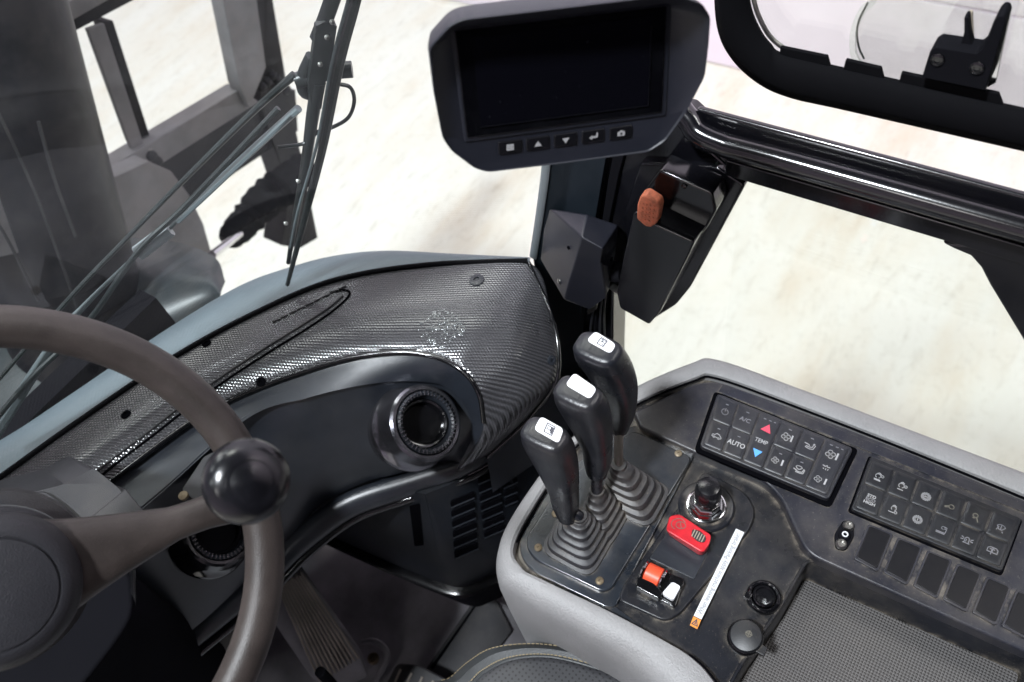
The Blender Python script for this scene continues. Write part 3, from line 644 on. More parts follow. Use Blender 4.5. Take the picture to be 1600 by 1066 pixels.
# ---- icons in a unit cell: (lines, fills), x right, y up
T_ = lambda pts: pts
ic_power = ([circ(0, 0, .55, 18, 115, 425), [(0, .15), (0, .7)]], [])
def fan(cx, cy, s):
    o = []
    for k in range(4):
        a = k * 90 + 20; o.append(circ(cx + s * .5 * math.cos(R(a)), cy + s * .5 * math.sin(R(a)), s * .42, 9))
    return o
ic_fan = (fan(-.25, 0, .75) , [[(.55, -.6), (.8, -.6), (.8, .6), (.55, .6)]])
ic_fan_s = (fan(-.3, 0, .45), [[(.45, -.4), (.65, -.4), (.65, .4), (.45, .4)]])
ic_car = ([[(-.8, -.25), (-.75, .1), (-.35, .15), (-.05, .5), (.4, .4), (.85, -.1), (.8, -.3), (-.8, -.25)], circ(-.4, -.3, .17, 8), circ(.45, -.35, .17, 8)], [])
ic_seat = ([[(-.8, .35), (-.1, .25), (0, .1)], [(.55, .6), (.5, .0), (.1, -.15), (-.4, -.1), (-.5, -.35), (.2, -.45), (.7, -.3), (.85, .4)]], [circ(.6, .55, .16, 8)])
ic_defrost = ([circ(-.1, .45, .5, 8, 0, 180, .25) + [(-.25, .1), (.05, .1), (.4, .45)], [(-.8, -.05), (-.3, -.2)], [(.7, .4), (.6, -.2), (.2, -.3), (-.3, -.3), (-.35, -.5), (.4, -.5), (.8, -.4), (.85, .3)]], [])
ic_mix = ([[(-.6, .1), (-.2, 0), (0, .25), (.1, 0), (.5, .05)], [(-.4, -.4), (-.3, -.5)], [(0, -.35), (0, -.55)], [(.35, -.35), (.3, -.5)]], [])
ic_vortex = ([circ(-.15, .15, .38, 14, -60, 240), [(-.35, .55), (-.1, .75), (.25, .55)], circ(.48, .3, .2, 8), [(-.6, -.5), (.3, -.5)]], [[(-.6, -.62), (.4, -.62), (.4, -.75), (-.6, -.75)]])
ic_vortex2 = ([circ(-.15, .15, .40, 14, -60, 240), [(-.35, .6), (-.1, .8), (.2, .6)], circ(.5, .2, .2, 8), [(-.55, -.6), (.25, -.6)]], [])
ic_vortex3 = ([circ(-.05, .2, .36, 14, -50, 230), [(-.3, .6), (-.05, .8), (.25, .6)], circ(.38, -.4, .2, 8), [(-.65, -.55), (.1, -.55)]], [])
def gear(inn):
    o = []
    for k in range(14):
        a0 = k * 360 / 14
        for r_, a in ((.52, a0), (.52, a0 + 12), (.68, a0 + 14), (.68, a0 + 24)): o.append((r_ * math.cos(R(a)), r_ * math.sin(R(a))))
    return ([o + [o[0]], circ(0, 0, .38, 16)] + inn, [])
ic_gear_a = gear([[(-.22, -.08), (-.1, .1), (.02, -.1), (.14, .1), (.24, -.08)]]); ic_gear_b = gear([[(0, -.2), (0, .2)]])
ic_lamp1 = ([circ(.15, .05, .36, 14), [(-.75, -.2), (-.2, .1)], [(-.7, -.35), (-.1, -.1)]], [])
ic_lamp2 = ([circ(-.05, .3, .34, 14), [(.2, 0), (.5, -.65)], [(-.3, -.2), (-.1, -.2)]], [])
ic_wash = ([circ(0, .0, .6, 12, 20, 160, .5), [(-.5, .15), (-.2, -.35), (.2, -.35), (.55, .15)], [(0, .45), (0, -.2)], [(-.3, .1), (-.5, -.5)], [(.3, -.6), (.4, -.75)]], [])
ic_fold = ([[(-.7, -.45), (.5, -.45)], [(-.7, -.65), (.5, -.65)], [(.55, -.35), (.6, .3), (.1, .1)], circ(.1, .35, .25, 10), [(.3, .6), (.6, .5)]], [])
ic_beacon = ([[(-.3, -.45), (-.3, .2), (-.1, .45), (.15, .45), (.3, .2), (.3, -.45)], [(-.45, -.55), (.45, -.55)], [(-.5, .2), (-.8, .35)], [(-.5, -.05), (-.85, -.1)], [(.5, .2), (.8, .35)], [(.5, -.05), (.85, -.1)], [(-.1, -.3), (-.1, .1)]], [])
ic_rear = ([[(-.7, -.35), (-.7, .25), (-.4, .5), (.45, .5), (.7, .25), (.7, -.35), (-.7, -.35)], [(-.1, -.7), (-.1, .1)], [(-.4, .2), (.25, .2)], [(.0, -.35), (.0, .45)]], [])

def keycell(F, u0, u1, v0, v1):
    """(-1..1) inside a cell of a panel"""
    uc, vc = (u0 + u1) / 2, (v0 + v1) / 2; du, dv = (u1 - u0) / 2, (v1 - v0) / 2
    c = F(uc, vc); ex = (F(uc + du, vc) - c); ey = (F(uc, vc - dv) - c)
    s = min(ex.length, ey.length); ex2 = ex.normalized() * s; ey2 = ey.normalized() * s
    return lambda x, y: c + ex2 * x + ey2 * y
def key(F, u0, u1, v0, v1, lift, m, par, gap=.0008):
    P = [F(u0, v0), F(u1, v0), F(u1, v1), F(u0, v1)]
    # dome the key slightly: two stage loft
    Pi = inset(P, gap)
    base_ = rounded([p + UP * -.003 for p in Pi], .0018, 3); a = rounded([p + UP * (lift - .0008) for p in Pi], .0018, 3); t = rounded([p + UP * lift for p in inset(Pi, .0012)], .0016, 3)
    # dished centre
    t2 = rounded([p + UP * (lift - .0004) for p in inset(Pi, .0045)], .001, 3)
    return loft('button', [base_, a, t, t2], m, par, bevel=0)

# ---- climate keypad
ck = thing('climate_keypad', PZ(1210, 700, .822), 'climate control keypad with A/C, AUTO and TEMP keys', 'control panel')
zc = .831
K = [PZ(1121, 614, zc), PZ(1334, 700, zc), PZ(1295, 781, zc), PZ(1093, 697, zc)]
rec = [p for p in inset(K, -.005)]
prism('keypad_surround', [Vector((p.x, p.y, .8245)) for p in rec], (0, 0, -.006), 'void', ck, r=.006, bevel=.0008)
prism('keypad_frame', K, (0, 0, -.012), 'button', ck, r=.006, bevel=.002)
F = quadF(*[p + UP * .0003 for p in inset(K, .0035)])
colsu = [0, .160, .328, .495, .660, .825, 1.0]
def sym(cellF, ic, par, m='white', w_=.0008, sc=.58):
    f = lambda x, y: cellF(x * sc, y * sc)
    return strokes('symbol', f, ic[0], w_, m, par, fills=ic[1])
lf = .0022
for c in range(6):
    u0, u1 = colsu[c], colsu[c + 1]
    Fz = (lambda G: (lambda u, v: G(u, v) + UP * (lf)))(F)
    if c in (2, 5):
        k = key(F, u0, u1, 0, 1, lf, 'button', ck)
        if c == 2:
            f = keycell(Fz, u0, u1, .05, .5); strokes('symbol', f, [], .001, 'red_print', k, fills=[[(-.45, -.25), (.5, -.35), (.15, .55)]])
            f = keycell(Fz, u0, u1, .55, 1.0); strokes('symbol', f, [], .001, 'blue_print', k, fills=[[(-.45, .35), (.45, .3), (0, -.5)]])
            f = keycell(Fz, u0, u1, .3, .78); words('symbol', 'TEMP', f, .0075, 'white', k, bold=.015, squeeze=.85)
        else:
            f = keycell(Fz, u0, u1, .04, .48); sym(f, ic_fan, k)
            f = keycell(Fz, u0, u1, .33, .70); sym(f, ic_mix, k)
            f = keycell(Fz, u0, u1, .58, 1.0); sym(f, ic_fan_s, k, sc=.75)
            f = keycell(Fz, u0, u1, .04, .48)
        led = keycell(Fz, u0, u1, 0, .5)
        strokes('indicator', led, [[(-.5, .82), (-.3, .82)], [(0, .82), (.2, .82)], [(.45, .82), (.6, .82)]], .0008, 'ink_grey', k)
    else:
        k = key(F, u0, u1, 0, .5, lf, 'button', ck); k2 = key(F, u0, u1, .5, 1, lf, 'button', ck)
        f1 = keycell(Fz, u0, u1, .04, .5); f2 = keycell(Fz, u0, u1, .54, 1)
        strokes('indicator', keycell(Fz, u0, u1, 0, .5), [[(-.12, .74), (.12, .74)]], .0008, 'ink_grey', k)
        strokes('indicator', keycell(Fz, u0, u1, .5, 1), [[(-.12, .74), (.12, .74)]], .0008, 'ink_grey', k2)
        if c == 0: sym(f1, ic_power, k, 'ink_grey'); sym(f2, ic_car, k2)
        if c == 1: words('symbol', 'A/C', f1, .0080, 'ink_grey', k, bold=.01); words('symbol', 'AUTO', f2, .0088, 'white', k2, bold=.015, squeeze=.85)
        if c == 3: sym(f1, ic_fan, k); sym(f2, ic_fan_s, k2, sc=.8)
        if c == 4: sym(f1, ic_seat, k); sym(f2, ic_defrost, k2)
# ---- function keypad
fk = thing('function_keypad', PZ(1460, 800, .822), 'black function keypad with engine, gear, work light and wiper symbols', 'control panel')
zc = .829
K = [PZ(1361, 712, zc), PZ(1597, 810, zc), PZ(1566, 893, zc), PZ(1330, 795, zc)]
prism('keypad_surround', [Vector((p.x, p.y, .8236)) for p in inset(K, -.0022)], (0, 0, -.006), 'void', fk, r=.004, bevel=.0006)
prism('keypad_frame', K, (0, 0, -.012), 'button2', fk, r=.004, bevel=.0014)
F = quadF(*[p + UP * .0003 for p in inset(K, .0025)])
Fz = lambda u, v: F(u, v) + UP * .0018
tops = [ic_vortex, ic_vortex2, ic_gear_a, ic_lamp1, ic_lamp2, ic_wash]; bots = [None, ic_vortex3, ic_gear_b, ic_fold, ic_beacon, ic_rear]
for c in range(6):
    u0, u1 = c / 6, (c + 1) / 6
    k = key(F, u0, u1, 0.04, .52, .0018, 'button2', fk, .0011); k2 = key(F, u0, u1, .52, 1, .0018, 'button2', fk, .0011)
    f1 = keycell(Fz, u0, u1, .08, .54); f2 = keycell(Fz, u0, u1, .54, 1.0)
    m_ = 'dim' if c in (3, 4) else ('ink_grey')
    sym(f1, tops[c], k, 'white' if c < 3 else m_, .00072, .56)
    if c == 0:
        for j, t in enumerate(('STD', 'ECO', 'HIGH')):
            ff = (lambda dy: (lambda x, y: f2(x, y + dy)))(.36 - .36 * j); words('symbol', t, ff, .0052, 'white' if j != 1 else 'ink_grey', k2, bold=.02)
    else: sym(f2, bots[c], k2, 'white' if c < 3 else 'ink_grey', .00072, .56)

# ---- rotary push knob with chrome collar
kb = PZ(1103, 792, .815); kn = thing('rotary_knob', kb, 'black knurled knob standing on a chrome collar beside the red switch', 'knob')
ax = Vector((0.02, 0.0, 1)).normalized()
lathe('collar_dish', [(.031, 0), (.032, .002), (.030, .0035), (.027, .003), (.024, .0012), (.0001, .001)], kb, ax, 'black', kn, res=48)
lathe('chrome_collar', [(.0205, .001), (.0205, .006), (.0185, .010), (.0165, .0115), (.0165, .015), (.0145, .017), (.0001, .017)], kb, ax, 'chrome', kn, res=8, smooth=False, bevel=.0008)
lathe('lower_ring', [(.0225, .001), (.0225, .0045), (.021, .0055), (.020, .0055)], kb, ax, 'chrome', kn, res=48, closed=True)
lathe('knob_grip', [(.0115, .016), (.0135, .019), (.0145, .028), (.0148, .040), (.0140, .048), (.0115, .0525), (.007, .054), (.0001, .0543)], kb, ax, 'knob', kn, res=48)
# ---- red rocker switch
rs = thing('red_rocker_switch', PZ(1077, 836, .813), 'red rocker switch with ribbed grey lock slide, below the black knob', 'switch')
zt = .836
top = [PZ(x, y, zt) for x, y in [(1046, 806), (1062, 803), (1112, 836), (1109, 850), (1100, 862), (1094, 862), (1040, 829)]]
base_ = [PZ(x, y, .816) for x, y in [(1046, 812), (1060, 809), (1108, 842), (1107, 858), (1098, 868), (1092, 868), (1044, 836)]]
top = rounded(top, .004, 4); base_ = rounded(base_, .004, 4)
loft('rocker_body', [base_, [b_.lerp(a, .75) for b_, a in zip(base_, top)], top], 'red', rs, bevel=.0018)
ff = lambda x, y: PZ(1062, 820, zt) + (PZ(1074, 826, zt) - PZ(1062, 820, zt)) * x + (PZ(1069, 812, zt) - PZ(1062, 820, zt)) * y
strokes('symbol', ff, [circ(.15, 0, .55, 16), [(-.2, .45), (.5, -.45)], circ(.0, .0, .95, 12, 100, 260), [(-.15, .9), (.3, .7)]], .0008, 'dim', rs)
sl = [PZ(x, y, zt + .0012) for x, y in [(1082, 826), (1095, 830), (1104, 840), (1101, 848), (1090, 846), (1080, 836)]]
prism('lock_slide', sl, (0, 0, -.004), 'column', rs, r=.003, bevel=.0006)
for i in range(5):
    t = i / 4; x = 1084 + 15 * t; y = 829 + 9 * t
    tube('slide_rib', [PZ(x + 2, y - 1, zt + .0016), PZ(x - 3, y + 9, zt + .0016)], .0007, 'tan', rs, res=6)
# ---- key switch: chrome barrel, orange roll, white tab
ks = thing('orange_thumb_switch', PZ(1035, 915, .813), 'orange thumb roller in a worn chrome bezel with a white lock tab', 'switch')
bzP = [PZ(x, y, .8185) for x, y in [(1008, 880), (1070, 905), (1055, 950), (992, 915)]]
prism('bezel_frame', bzP, (0, 0, -.006), 'gloss', ks, r=.004, bevel=.001)
lathe_c = PZ(1021, 900, .822); axr = (PZ(1050, 915, .82) - PZ(1005, 893, .82)).normalized()
lathe('roller', [(.0001, -.009), (.0105, -.009), (.0120, -.008), (.0120, .008), (.0105, .009), (.0001, .009)], lathe_c, axr, 'orange', ks, res=32)
for s_ in (-.0112, .0112): lathe('chrome_cheek', [(.0001, -.0016), (.0125, -.0016), (.0135, 0), (.0125, .0016), (.0001, .0016)], lathe_c + axr * s_, axr, 'chrome', ks, res=32)
prism('black_wing', [PZ(x, y, .829) for x, y in [(996, 900), (1020, 910), (1036, 926), (1030, 936), (993, 916)]], (0, 0, -.012), 'gloss', ks, r=.002, bevel=.001)
prism('lock_tab', [PZ(x, y, .828) for x, y in [(1047, 912), (1052, 909), (1064, 916), (1052, 938), (1034, 927)]], (0, 0, -.007), 'cap', ks, r=.003, bevel=.001)
slab('tab_end', [(1048, 901), (1069, 911), (1065, 919), (1046, 910)], .823, .006, 'gloss', ks, r=.001, bevel=.0006)
# ---- warning strip
ws = thing('warning_label_strip', PZ(1121, 905, .814), 'narrow white warning strip with an orange end beside the red switch', 'label')
A, B, Cc, D = [PZ(x, y, .8142) for x, y in [(1150, 826), (1163, 832), (1096, 968), (1084, 962)]]
prism('white_strip', [A, B, Cc, D], (0, 0, -.0009), 'label', ws)
A2, B2, C2, D2 = [PZ(x, y, .8143) for x, y in [(1083.5, 963), (1095.5, 969), (1089.5, 983), (1078, 977)]]
prism('orange_end', [A2, B2, C2, D2], (0, 0, -.0009), 'warn_orange', ws)
cc = (A2 + B2 + C2 + D2) / 4; ux = (A2 - D2).normalized(); uy = (A2 - B2).normalized()
strokes('symbol', lambda x, y: cc + (ux * y + -uy * x) * .0055, [[(-.55, -.5), (.55, -.5), (0, .6), (-.55, -.5)]], .0009, 'ink', ws, fills=[[(-.15, -.3), (.15, -.3), (0, .35)]])
lc = (A + B + Cc + D) / 4; lu = (A - D).normalized(); lv = -(B - A).normalized()
words('symbol', 'When leaving machine apply Parking brake!', lambda x, y: lc + lu * x + lv * y, .0074, 'ink_grey', ws, squeeze=.80)
# ---- round sockets
for (px, py, lab) in ((1193, 934, 'ring-shaped black socket right of the warning strip'), (1164, 997, 'capped round black socket with a faint symbol, below the ring-shaped one')):
    c = PZ(px, py, .81); s_ = thing('power_socket', c, lab, 'socket')
    lathe('socket_bezel', [(.0185, -.002), (.0185, .003), (.017, .0055), (.0150, .0065), (.0135, .0055), (.0125, .002)], c, UP, 'gloss', s_, res=48, closed=True)
    if px > 1180:
        lathe('socket_insert', [(.0120, 0), (.0120, .0055), (.0108, .0068), (.0095, .0068), (.0085, .004), (.0001, .003)], c, UP, 'gloss', s_, res=40)
        box('hinge_tab', c + Vector((-.008, .015, .006)), (.004, 0, 0), (0, .004, 0), (0, 0, -.006), 'gloss', s_, bevel=.001)
    else:
        lathe('socket_cap', [(.0170, .002), (.0170, .007), (.0155, .009), (.009, .0105), (.0001, .0108)], c + Vector((.001, -.001, .001)), Vector((-.12, .1, 1)), 'button2', s_, res=48)
        f = lambda x, y: c + Vector((.002, -.002, .0122)) + Vector((.006 * y, -.006 * x, 0)); strokes('symbol', f, [circ(0, 0, .5, 10), [(-.6, 0), (.6, .1)], [(0, -.6), (0, .6)]], .0007, 'dim', s_)
        box('cap_tab', c + Vector((-.004, -.018, .006)), (.005, 0, 0), (0, .006, 0), (0, 0, -.005), 'button2', s_, bevel=.001)
# ---- three-pin connector
c0 = PZ(1318, 838, .822); cn = thing('audio_connector', c0, 'three round metal jacks in a dusty black holder left of the blank covers', 'connector')
P = [PZ(x, y, .8262) for x, y in [(1318, 812), (1334, 818), (1334, 840), (1322, 860), (1306, 856), (1304, 834)]]
prism('jack_holder', P, (0, 0, -.005), 'matt', cn, r=.004, bevel=.001)
for (px, py, m_, rr) in ((1325, 823, 'steel', .0058), (1319, 838, 'matt', .0062), (1314, 851, 'steel', .0058)):
    lathe('jack', [(rr, 0), (rr, .003), (rr * .75, .005), (rr * .45, .005), (rr * .4, .003), (.0001, .003)], PZ(px, py, .826), UP, m_, cn, res=24)
    if m_ == 'matt': lathe('jack_ring', [(rr * .55, .0055), (rr * .5, .0065), (rr * .35, .0065), (rr * .3, .005)], PZ(px, py, .826), UP, 'label', cn, res=20, closed=True)

# ================================================================== hydraulic levers
def sellipse(c, A, B, ra, rb, n=36, e=3.3):
    o = []
    for i in range(n):
        t = 2 * math.pi * i / n; ct, s_ = math.cos(t), math.sin(t)
        o.append(c + A * ra * math.copysign(abs(ct) ** (2 / e), ct) + B * rb * math.copysign(abs(s_) ** (2 / e), s_))
    return o
def lever(label, sp, boot_c, boot_top, bs, cap, icon, shaft_m='grip', shaft_vis=True):
    """sp: list of (px,py,z,half length fore-aft, half width) from the lower end to the crown"""
    bc = PZ(*boot_c, .8168); th = thing('hydraulic_lever', bc, label, 'lever', 'hydraulic levers on the black lever plate')
    P = [PZ(x, y, z) for x, y, z, a, b_ in sp]; X = Vector((1, 0, 0)); rings = []
    for i, (p, s_) in enumerate(zip(P, sp)):
        t = (P[min(i + 1, len(P) - 1)] - P[max(i - 1, 0)]).normalized()
        if i >= len(P) - 3: t = (t + Vector((0, -.12, 1)) * 1.0).normalized()
        A_ = (Vector((0, 1, 0)) - t * t.y).normalized(); B_ = t.cross(A_)
        rings.append((p, A_, B_, s_[3], s_[4]))
    # smooth resample
    n_ = 34; cp = crs([r_[0] for r_ in rings], n_); vals = crs([Vector((r_[3], r_[4], 0)) for r_ in rings], n_); As = crs([r_[1] for r_ in rings], n_); Bs = crs([r_[2] for r_ in rings], n_)
    RR = [sellipse(cp[i], As[i].normalized(), Bs[i].normalized(), vals[i].x, vals[i].y) for i in range(n_)]
    pT, AT, BT = cp[-1], As[-1].normalized(), Bs[-1].normalized(); up = AT.cross(BT); up = up if up.z > 0 else -up
    ra, rb = vals[-1].x, vals[-1].y
    RR += [sellipse(pT + up * .0028, AT, BT, ra * .93, rb * .92), sellipse(pT + up * .0046, AT, BT, ra * .80, rb * .78), sellipse(pT + up * .0052, AT, BT, ra * .5, rb * .5)]
    loft('grip', RR, 'grip', th)
    # groove ring near the lower end
    # cap label lying on the crown
    cpos = [PP(x, y, pT + up * .0058, up) for x, y in cap]
    cp_ = prism('cap_plate', cpos, -up * .0016, 'cap', th, r=.005, bevel=.0005)
    G = quadF(*cpos); c_ = G(.5, .5); ex = (G(1, .5) - G(0, .5)) / 2; ey = (G(.5, 0) - G(.5, 1)) / 2; s_ = min(ex.length, ey.length)
    f = lambda x, y: c_ + up * .0004 + ex.normalized() * s_ * x + ey.normalized() * s_ * y
    if icon: strokes('symbol', f, icon, .0007, 'ink', cp_)
    # shaft
    B0 = P[0]; top = PZ(*boot_top[:2], boot_top[2])
    tube('shaft', [B0 + (P[1] - P[0]) * .3, top, bc + Vector((0, 0, .01))], .0068 if shaft_m != 'shaft' else .0052, shaft_m, th, n=10)
    lathe('grip_collar', [(.0100, -.004), (.0110, -.003), (.0114, .002), (.0108, .006)], B0, (P[1] - P[0]).normalized(), 'grip', th, res=28)
    # boot: square bellows shrinking upwards along a leaning path
    rings = []; A_ = Vector((0, 1, 0)); B_ = Vector((1, 0, 0)); np_ = 5
    seq = []
    for k in range(np_):
        s1 = 1 - k / np_ * .72
        seq += [(k / np_, s1), (k / np_ + .05, s1 * 1.02), (k / np_ + .11, s1 * .98), (k / np_ + .14, s1 * .80), (k / np_ + .18, s1 * .76)]
    seq.append((1.0, .26)); seq.append((1.06, .25)); seq.append((1.08, .2))
    rings.append(sellipse(bc, A_, B_, bs[0] * 1.12, bs[1] * 1.12, 40, 5)); rings.append(sellipse(bc + UP * .003, A_, B_, bs[0] * 1.12, bs[1] * 1.12, 40, 5))
    for t, s1 in seq:
        c_2 = (bc + UP * .004).lerp(top, t ** .9); e = 4.5 - 2.3 * t
        rings.append(sellipse(c_2, A_, B_, max(.0085, bs[0] * s1), max(.0085, bs[1] * s1), 40, e))
    loft('boot', rings, 'boot', th)
    return th
ic_a = [[(-.5, -.6), (-.5, .6), (.6, .6), (.6, -.6), (-.5, -.6)], [(-.3, .35), (.2, .35), (.2, -.1), (-.05, -.1)], [(.3, .4), (.3, -.4)], [(.45, .4), (.45, -.4)], [(-.3, -.1), (-.2, -.1)], [(-.3, .1), (-.2, .1)]]
ic_b = [[(-.55, -.6), (-.55, .6), (.6, .6), (.6, -.6), (-.55, -.6)], [(-.35, .4), (.1, .4)], [(-.1, .0), (-.1, .2)], [(.1, .0), (.1, .2)], [(-.1, .1), (.1, .1)], [(.3, .4), (.45, .4)], [(.3, 0), (.45, 0)], [(.3, -.35), (.45, -.35)]]
g1 = [(887, 806, .862, .0105, .0105), (884, 788, .880, .0135, .013), (881, 768, .900, .0150, .0142), (875, 742, .928, .0190, .0165), (866, 716, .952, .0235, .018), (857, 695, .976, .0262, .0182), (851, 680, .994, .0245, .0165)]
def shift(g, dx, dy, dz, k=1.0): return [(dx + x, dy + y, dz + z, a * k, b_ * k) for x, y, z, a, b_ in g]
lever('black hydraulic lever nearest the seat, white cap with a mast symbol', g1, (905, 845), (905, 808, .862), (.0305, .0300), [(845, 650), (881, 670), (873, 693), (834, 671)], ic_a)
g2 = [(933, 738, .895, .0105, .0105), (934, 722, .910, .0135, .013), (933, 700, .932, .0150, .0142), (927, 674, .958, .0190, .0165), (918, 650, .982, .0235, .018), (909, 630, 1.004, .0262, .0182), (903, 615, 1.022, .0245, .0165)]
lever('middle hydraulic lever whose blank white cap is worn clean', g2, (940, 812), (933, 768, .868), (.0225, .0265), [(897, 582), (933, 607), (922, 624), (883, 601)], [[(-.3, .2), (-.1, .2)]] and None)
g3 = [(967, 668, .905, .0105, .0105), (969, 652, .920, .0140, .0135), (970, 632, .944, .0160, .0150), (965, 606, .975, .0200, .0170), (953, 580, 1.002, .0245, .0182), (941, 560, 1.026, .0265, .0184), (934, 546, 1.044, .0245, .0165)]
lever('hydraulic lever farthest from the seat, on a thin bare shaft', g3, (990, 775), (968, 728, .880), (.0315, .0265), [(930, 517), (963, 538), (954, 553), (916, 532)], ic_b, 'shaft')

# ================================================================== right-hand pillar, its cover and wires
XP = .62
pil = thing('cab_pillar', PX(900, 600, XP), 'dark blue-grey corner pillar between the windscreen and the right window', 'pillar')
prism('pillar_core', [PX(x, y, XP + .012) for x, y in [(880, 170), (1062, 192), (1166, 287), (1140, 325), (1060, 392), (995, 440), (958, 455), (957, 560), (962, 760), (870, 760), (868, 560), (900, 400)]], (.045, 0, 0), 'blackpaint', pil, bevel=.004)
prism('pillar_trim', [PX(x, y, XP) for x, y in [(862, 120), (856, 262), (833, 405), (842, 470), (866, 520), (874, 600), (905, 700), (912, 700), (903, 560), (910, 460), (946, 250), (965, 120)]], (.05, 0, 0), 'pillar', pil, r=.004, bevel=.004)
prism('pillar_channel', [PX(x, y, XP + .006) for x, y in [(968, 190), (990, 190), (968, 270), (945, 380), (935, 380), (950, 280)]], (.02, 0, 0), 'matt', pil, bevel=.002)
tube('glazing_strip', [PX(x, y, XP - .002) for x, y in [(856, 200), (853, 262), (844, 330), (833, 402)]], .0062, 'rubstrip', pil, n=20, flat=((1, 0, 0), .5))
pc_ = thing('pillar_cover', PX(900, 400, XP), 'faceted grey plastic cover with two small screws on the corner pillar', 'cover')
Bv = lambda x, y, d: PX(x, y, XP - d)
cv = [Bv(859, 326, .012), Bv(917, 335, .028), Bv(966, 352, .006), Bv(963, 380, .006), Bv(909, 371, .062), Bv(942, 389, .060), Bv(950, 415, .040), Bv(953, 448, .036), Bv(947, 466, .036), Bv(922, 484, .034), Bv(882, 468, .044), Bv(845, 405, .012), Bv(850, 360, .012), Bv(938, 410, .056),
      Bv(862, 330, -.02), Bv(966, 352, -.02), Bv(953, 448, -.02), Bv(922, 480, -.02), Bv(884, 464, -.02), Bv(845, 405, -.02)]
cfc = [(0, 1, 4), (1, 2, 5, 4), (0, 4, 10, 11, 12), (2, 3, 13, 5), (3, 6, 13), (4, 5, 13, 8, 9, 10), (13, 6, 7, 8), (0, 14, 15, 2, 1), (2, 15, 16, 7, 6, 3), (7, 16, 17, 9, 8), (9, 17, 18, 10), (10, 18, 19, 11), (11, 19, 14, 0, 12)]
raw('cover_shell', cv, cfc, 'cover', pc_, bevel=.0022, smooth=False, angle=12)
cvb = bvh_of(bpy.data.objects['cover_shell'])
for x, y, rr in ((874, 440, .0042), (889, 387, .0026), (955, 405, .003)):
    p, n_ = hit(cvb, x, y); 
    if (p - CAM).length > 1.2: continue
    lathe('cover_screw', [(rr, -.001), (rr, .0012), (rr * .7, .002), (rr * .3, .002), (.0001, .0005)], p, n_, 'steel' if rr > .004 else 'void', pc_, res=16)
lk = PX(925, 478, .60); prism('cover_tab', [PX(x, y, .60) for x, y in [(917, 486), (934, 472), (931, 484), (919, 492)]], (.004, 0, 0), 'steel', pc_, bevel=.0006)
cb = thing('wiring_loom', PX(935, 500, .61), 'bundle of thin dark wires running down the pillar behind the levers', 'wires')
for i in range(4):
    tube('wire', [PX(932 + i * 5, 455, .615), PX(926 + i * 6, 490, .608), PX(921 + i * 8, 530, .612), PX(920 + i * 9, 600, .615)], .0016, ['monitor', 'matt', 'monitor', 'column'][i], cb, n=16, res=8)

# ------------------------------------------------------------------ door latch with the orange release
dl = thing('window_latch_box', PX(1045, 400, XP), 'glossy black latch housing with worn orange release button', 'latch')
prism('back_plate', [PX(x, y, XP + .004) for x, y in [(1000, 255), (1120, 262), (1164, 290), (1078, 450), (1056, 477), (1020, 500), (985, 470), (975, 330)]], (.014, 0, 0), 'blackpaint', dl, r=.006, bevel=.003)
lowf = [(1026, 352), (1085, 379), (1078, 396), (1030, 490), (1014, 508), (968, 482), (963, 458), (975, 395), (990, 332), (1005, 335)]
upf = [(1030, 266), (1113, 302), (1119, 330), (1104, 358), (1085, 379), (1026, 352), (992, 330), (1008, 296)]
prism('housing_lower', [PX(x, y, .565) for x, y in lowf], (.055, 0, 0), 'blackpaint', dl, r=.004, bevel=.004)
prism('housing_upper', [PX(x, y, .590) for x, y in upf], (.03, 0, 0), 'blackpaint', dl, r=.004, bevel=.003)
L1 = [PX(1033, 322, .588), PX(1103, 356, .588), PX(1084, 378, .566), PX(1027, 352, .566)]
prism('housing_ramp', L1, (.02, 0, 0), 'blackpaint', dl, bevel=.002)
bt = [PX(x, y, .562) for x, y in [(1000, 307), (1008, 305), (1028, 318), (1030, 327), (1026, 350), (1016, 357), (1008, 355), (994, 343), (995, 320)]]
ob = prism('release_button', bt, (.014, 0, 0), 'worn_orange', dl, r=.003, bevel=.003)
V = []
for i in range(5):
    for j in range(4):
        p = PX(1004 + j * 6 - i * .5, 318 + i * 6 + j * 1.5, .5615)
        lathe('button_dimple', [(.0011, .0), (.0009, .0006), (.0001, .0008)], p, (-1, 0, 0), 'worn_orange', ob, res=8)
tube('latch_striker', [PX(952, 442, .60), PX(962, 452, .585), PX(975, 455, .575), (PX(988, 448, .570)), PX(994, 438, .572)], .0048, 'steel', dl, n=24)
lathe('striker_bush', [(.0001, -.012), (.012, -.012), (.014, -.006), (.014, .006), (.012, .012), (.0001, .012)], PX(962, 425, .60), (0, 1, -.3), 'matt', dl, res=24)
p = PX(1069, 291, .589)
lathe('housing_screw', [(.003, -.001), (.003, .001), (.0018, .0015), (.0001, .0005)], p, (-1, 0, 0), 'gloss', dl, res=14)

# ------------------------------------------------------------------ right window frame and rail
wf = thing('side_window_frame', PX(1400, 330, XP), 'glossy black side window frame with a rounded grab rail', 'window frame')
def yb(y0, y1, z0, z1, x, d, nm, m_='blackpaint', bev=.003):
    prism(nm, [Vector((x, y0, z0)), Vector((x, y1, z0)), Vector((x, y1, z1)), Vector((x, y0, z1))], (d, 0, 0), m_, wf, bevel=bev)
yb(.268, -.75, 1.100, 1.154, XP + .010, .008, 'rail_web')
yb(.23, -.75, 1.082, 1.104, XP + .004, .03, 'rail_lower_flange', bev=.002)
yb(.23, -.75, 1.076, 1.083, XP + .012, .02, 'rail_seal', 'seal', .001)
tube('grab_rail', [Vector((XP + .02, .31, 1.165)), Vector((XP + .006, .275, 1.142)), Vector((XP - .002, .24, 1.130)), Vector((XP - .002, .1, 1.130)), Vector((XP - .002, -.75, 1.132))], .0125, 'blackpaint', wf, n=60, res=24)
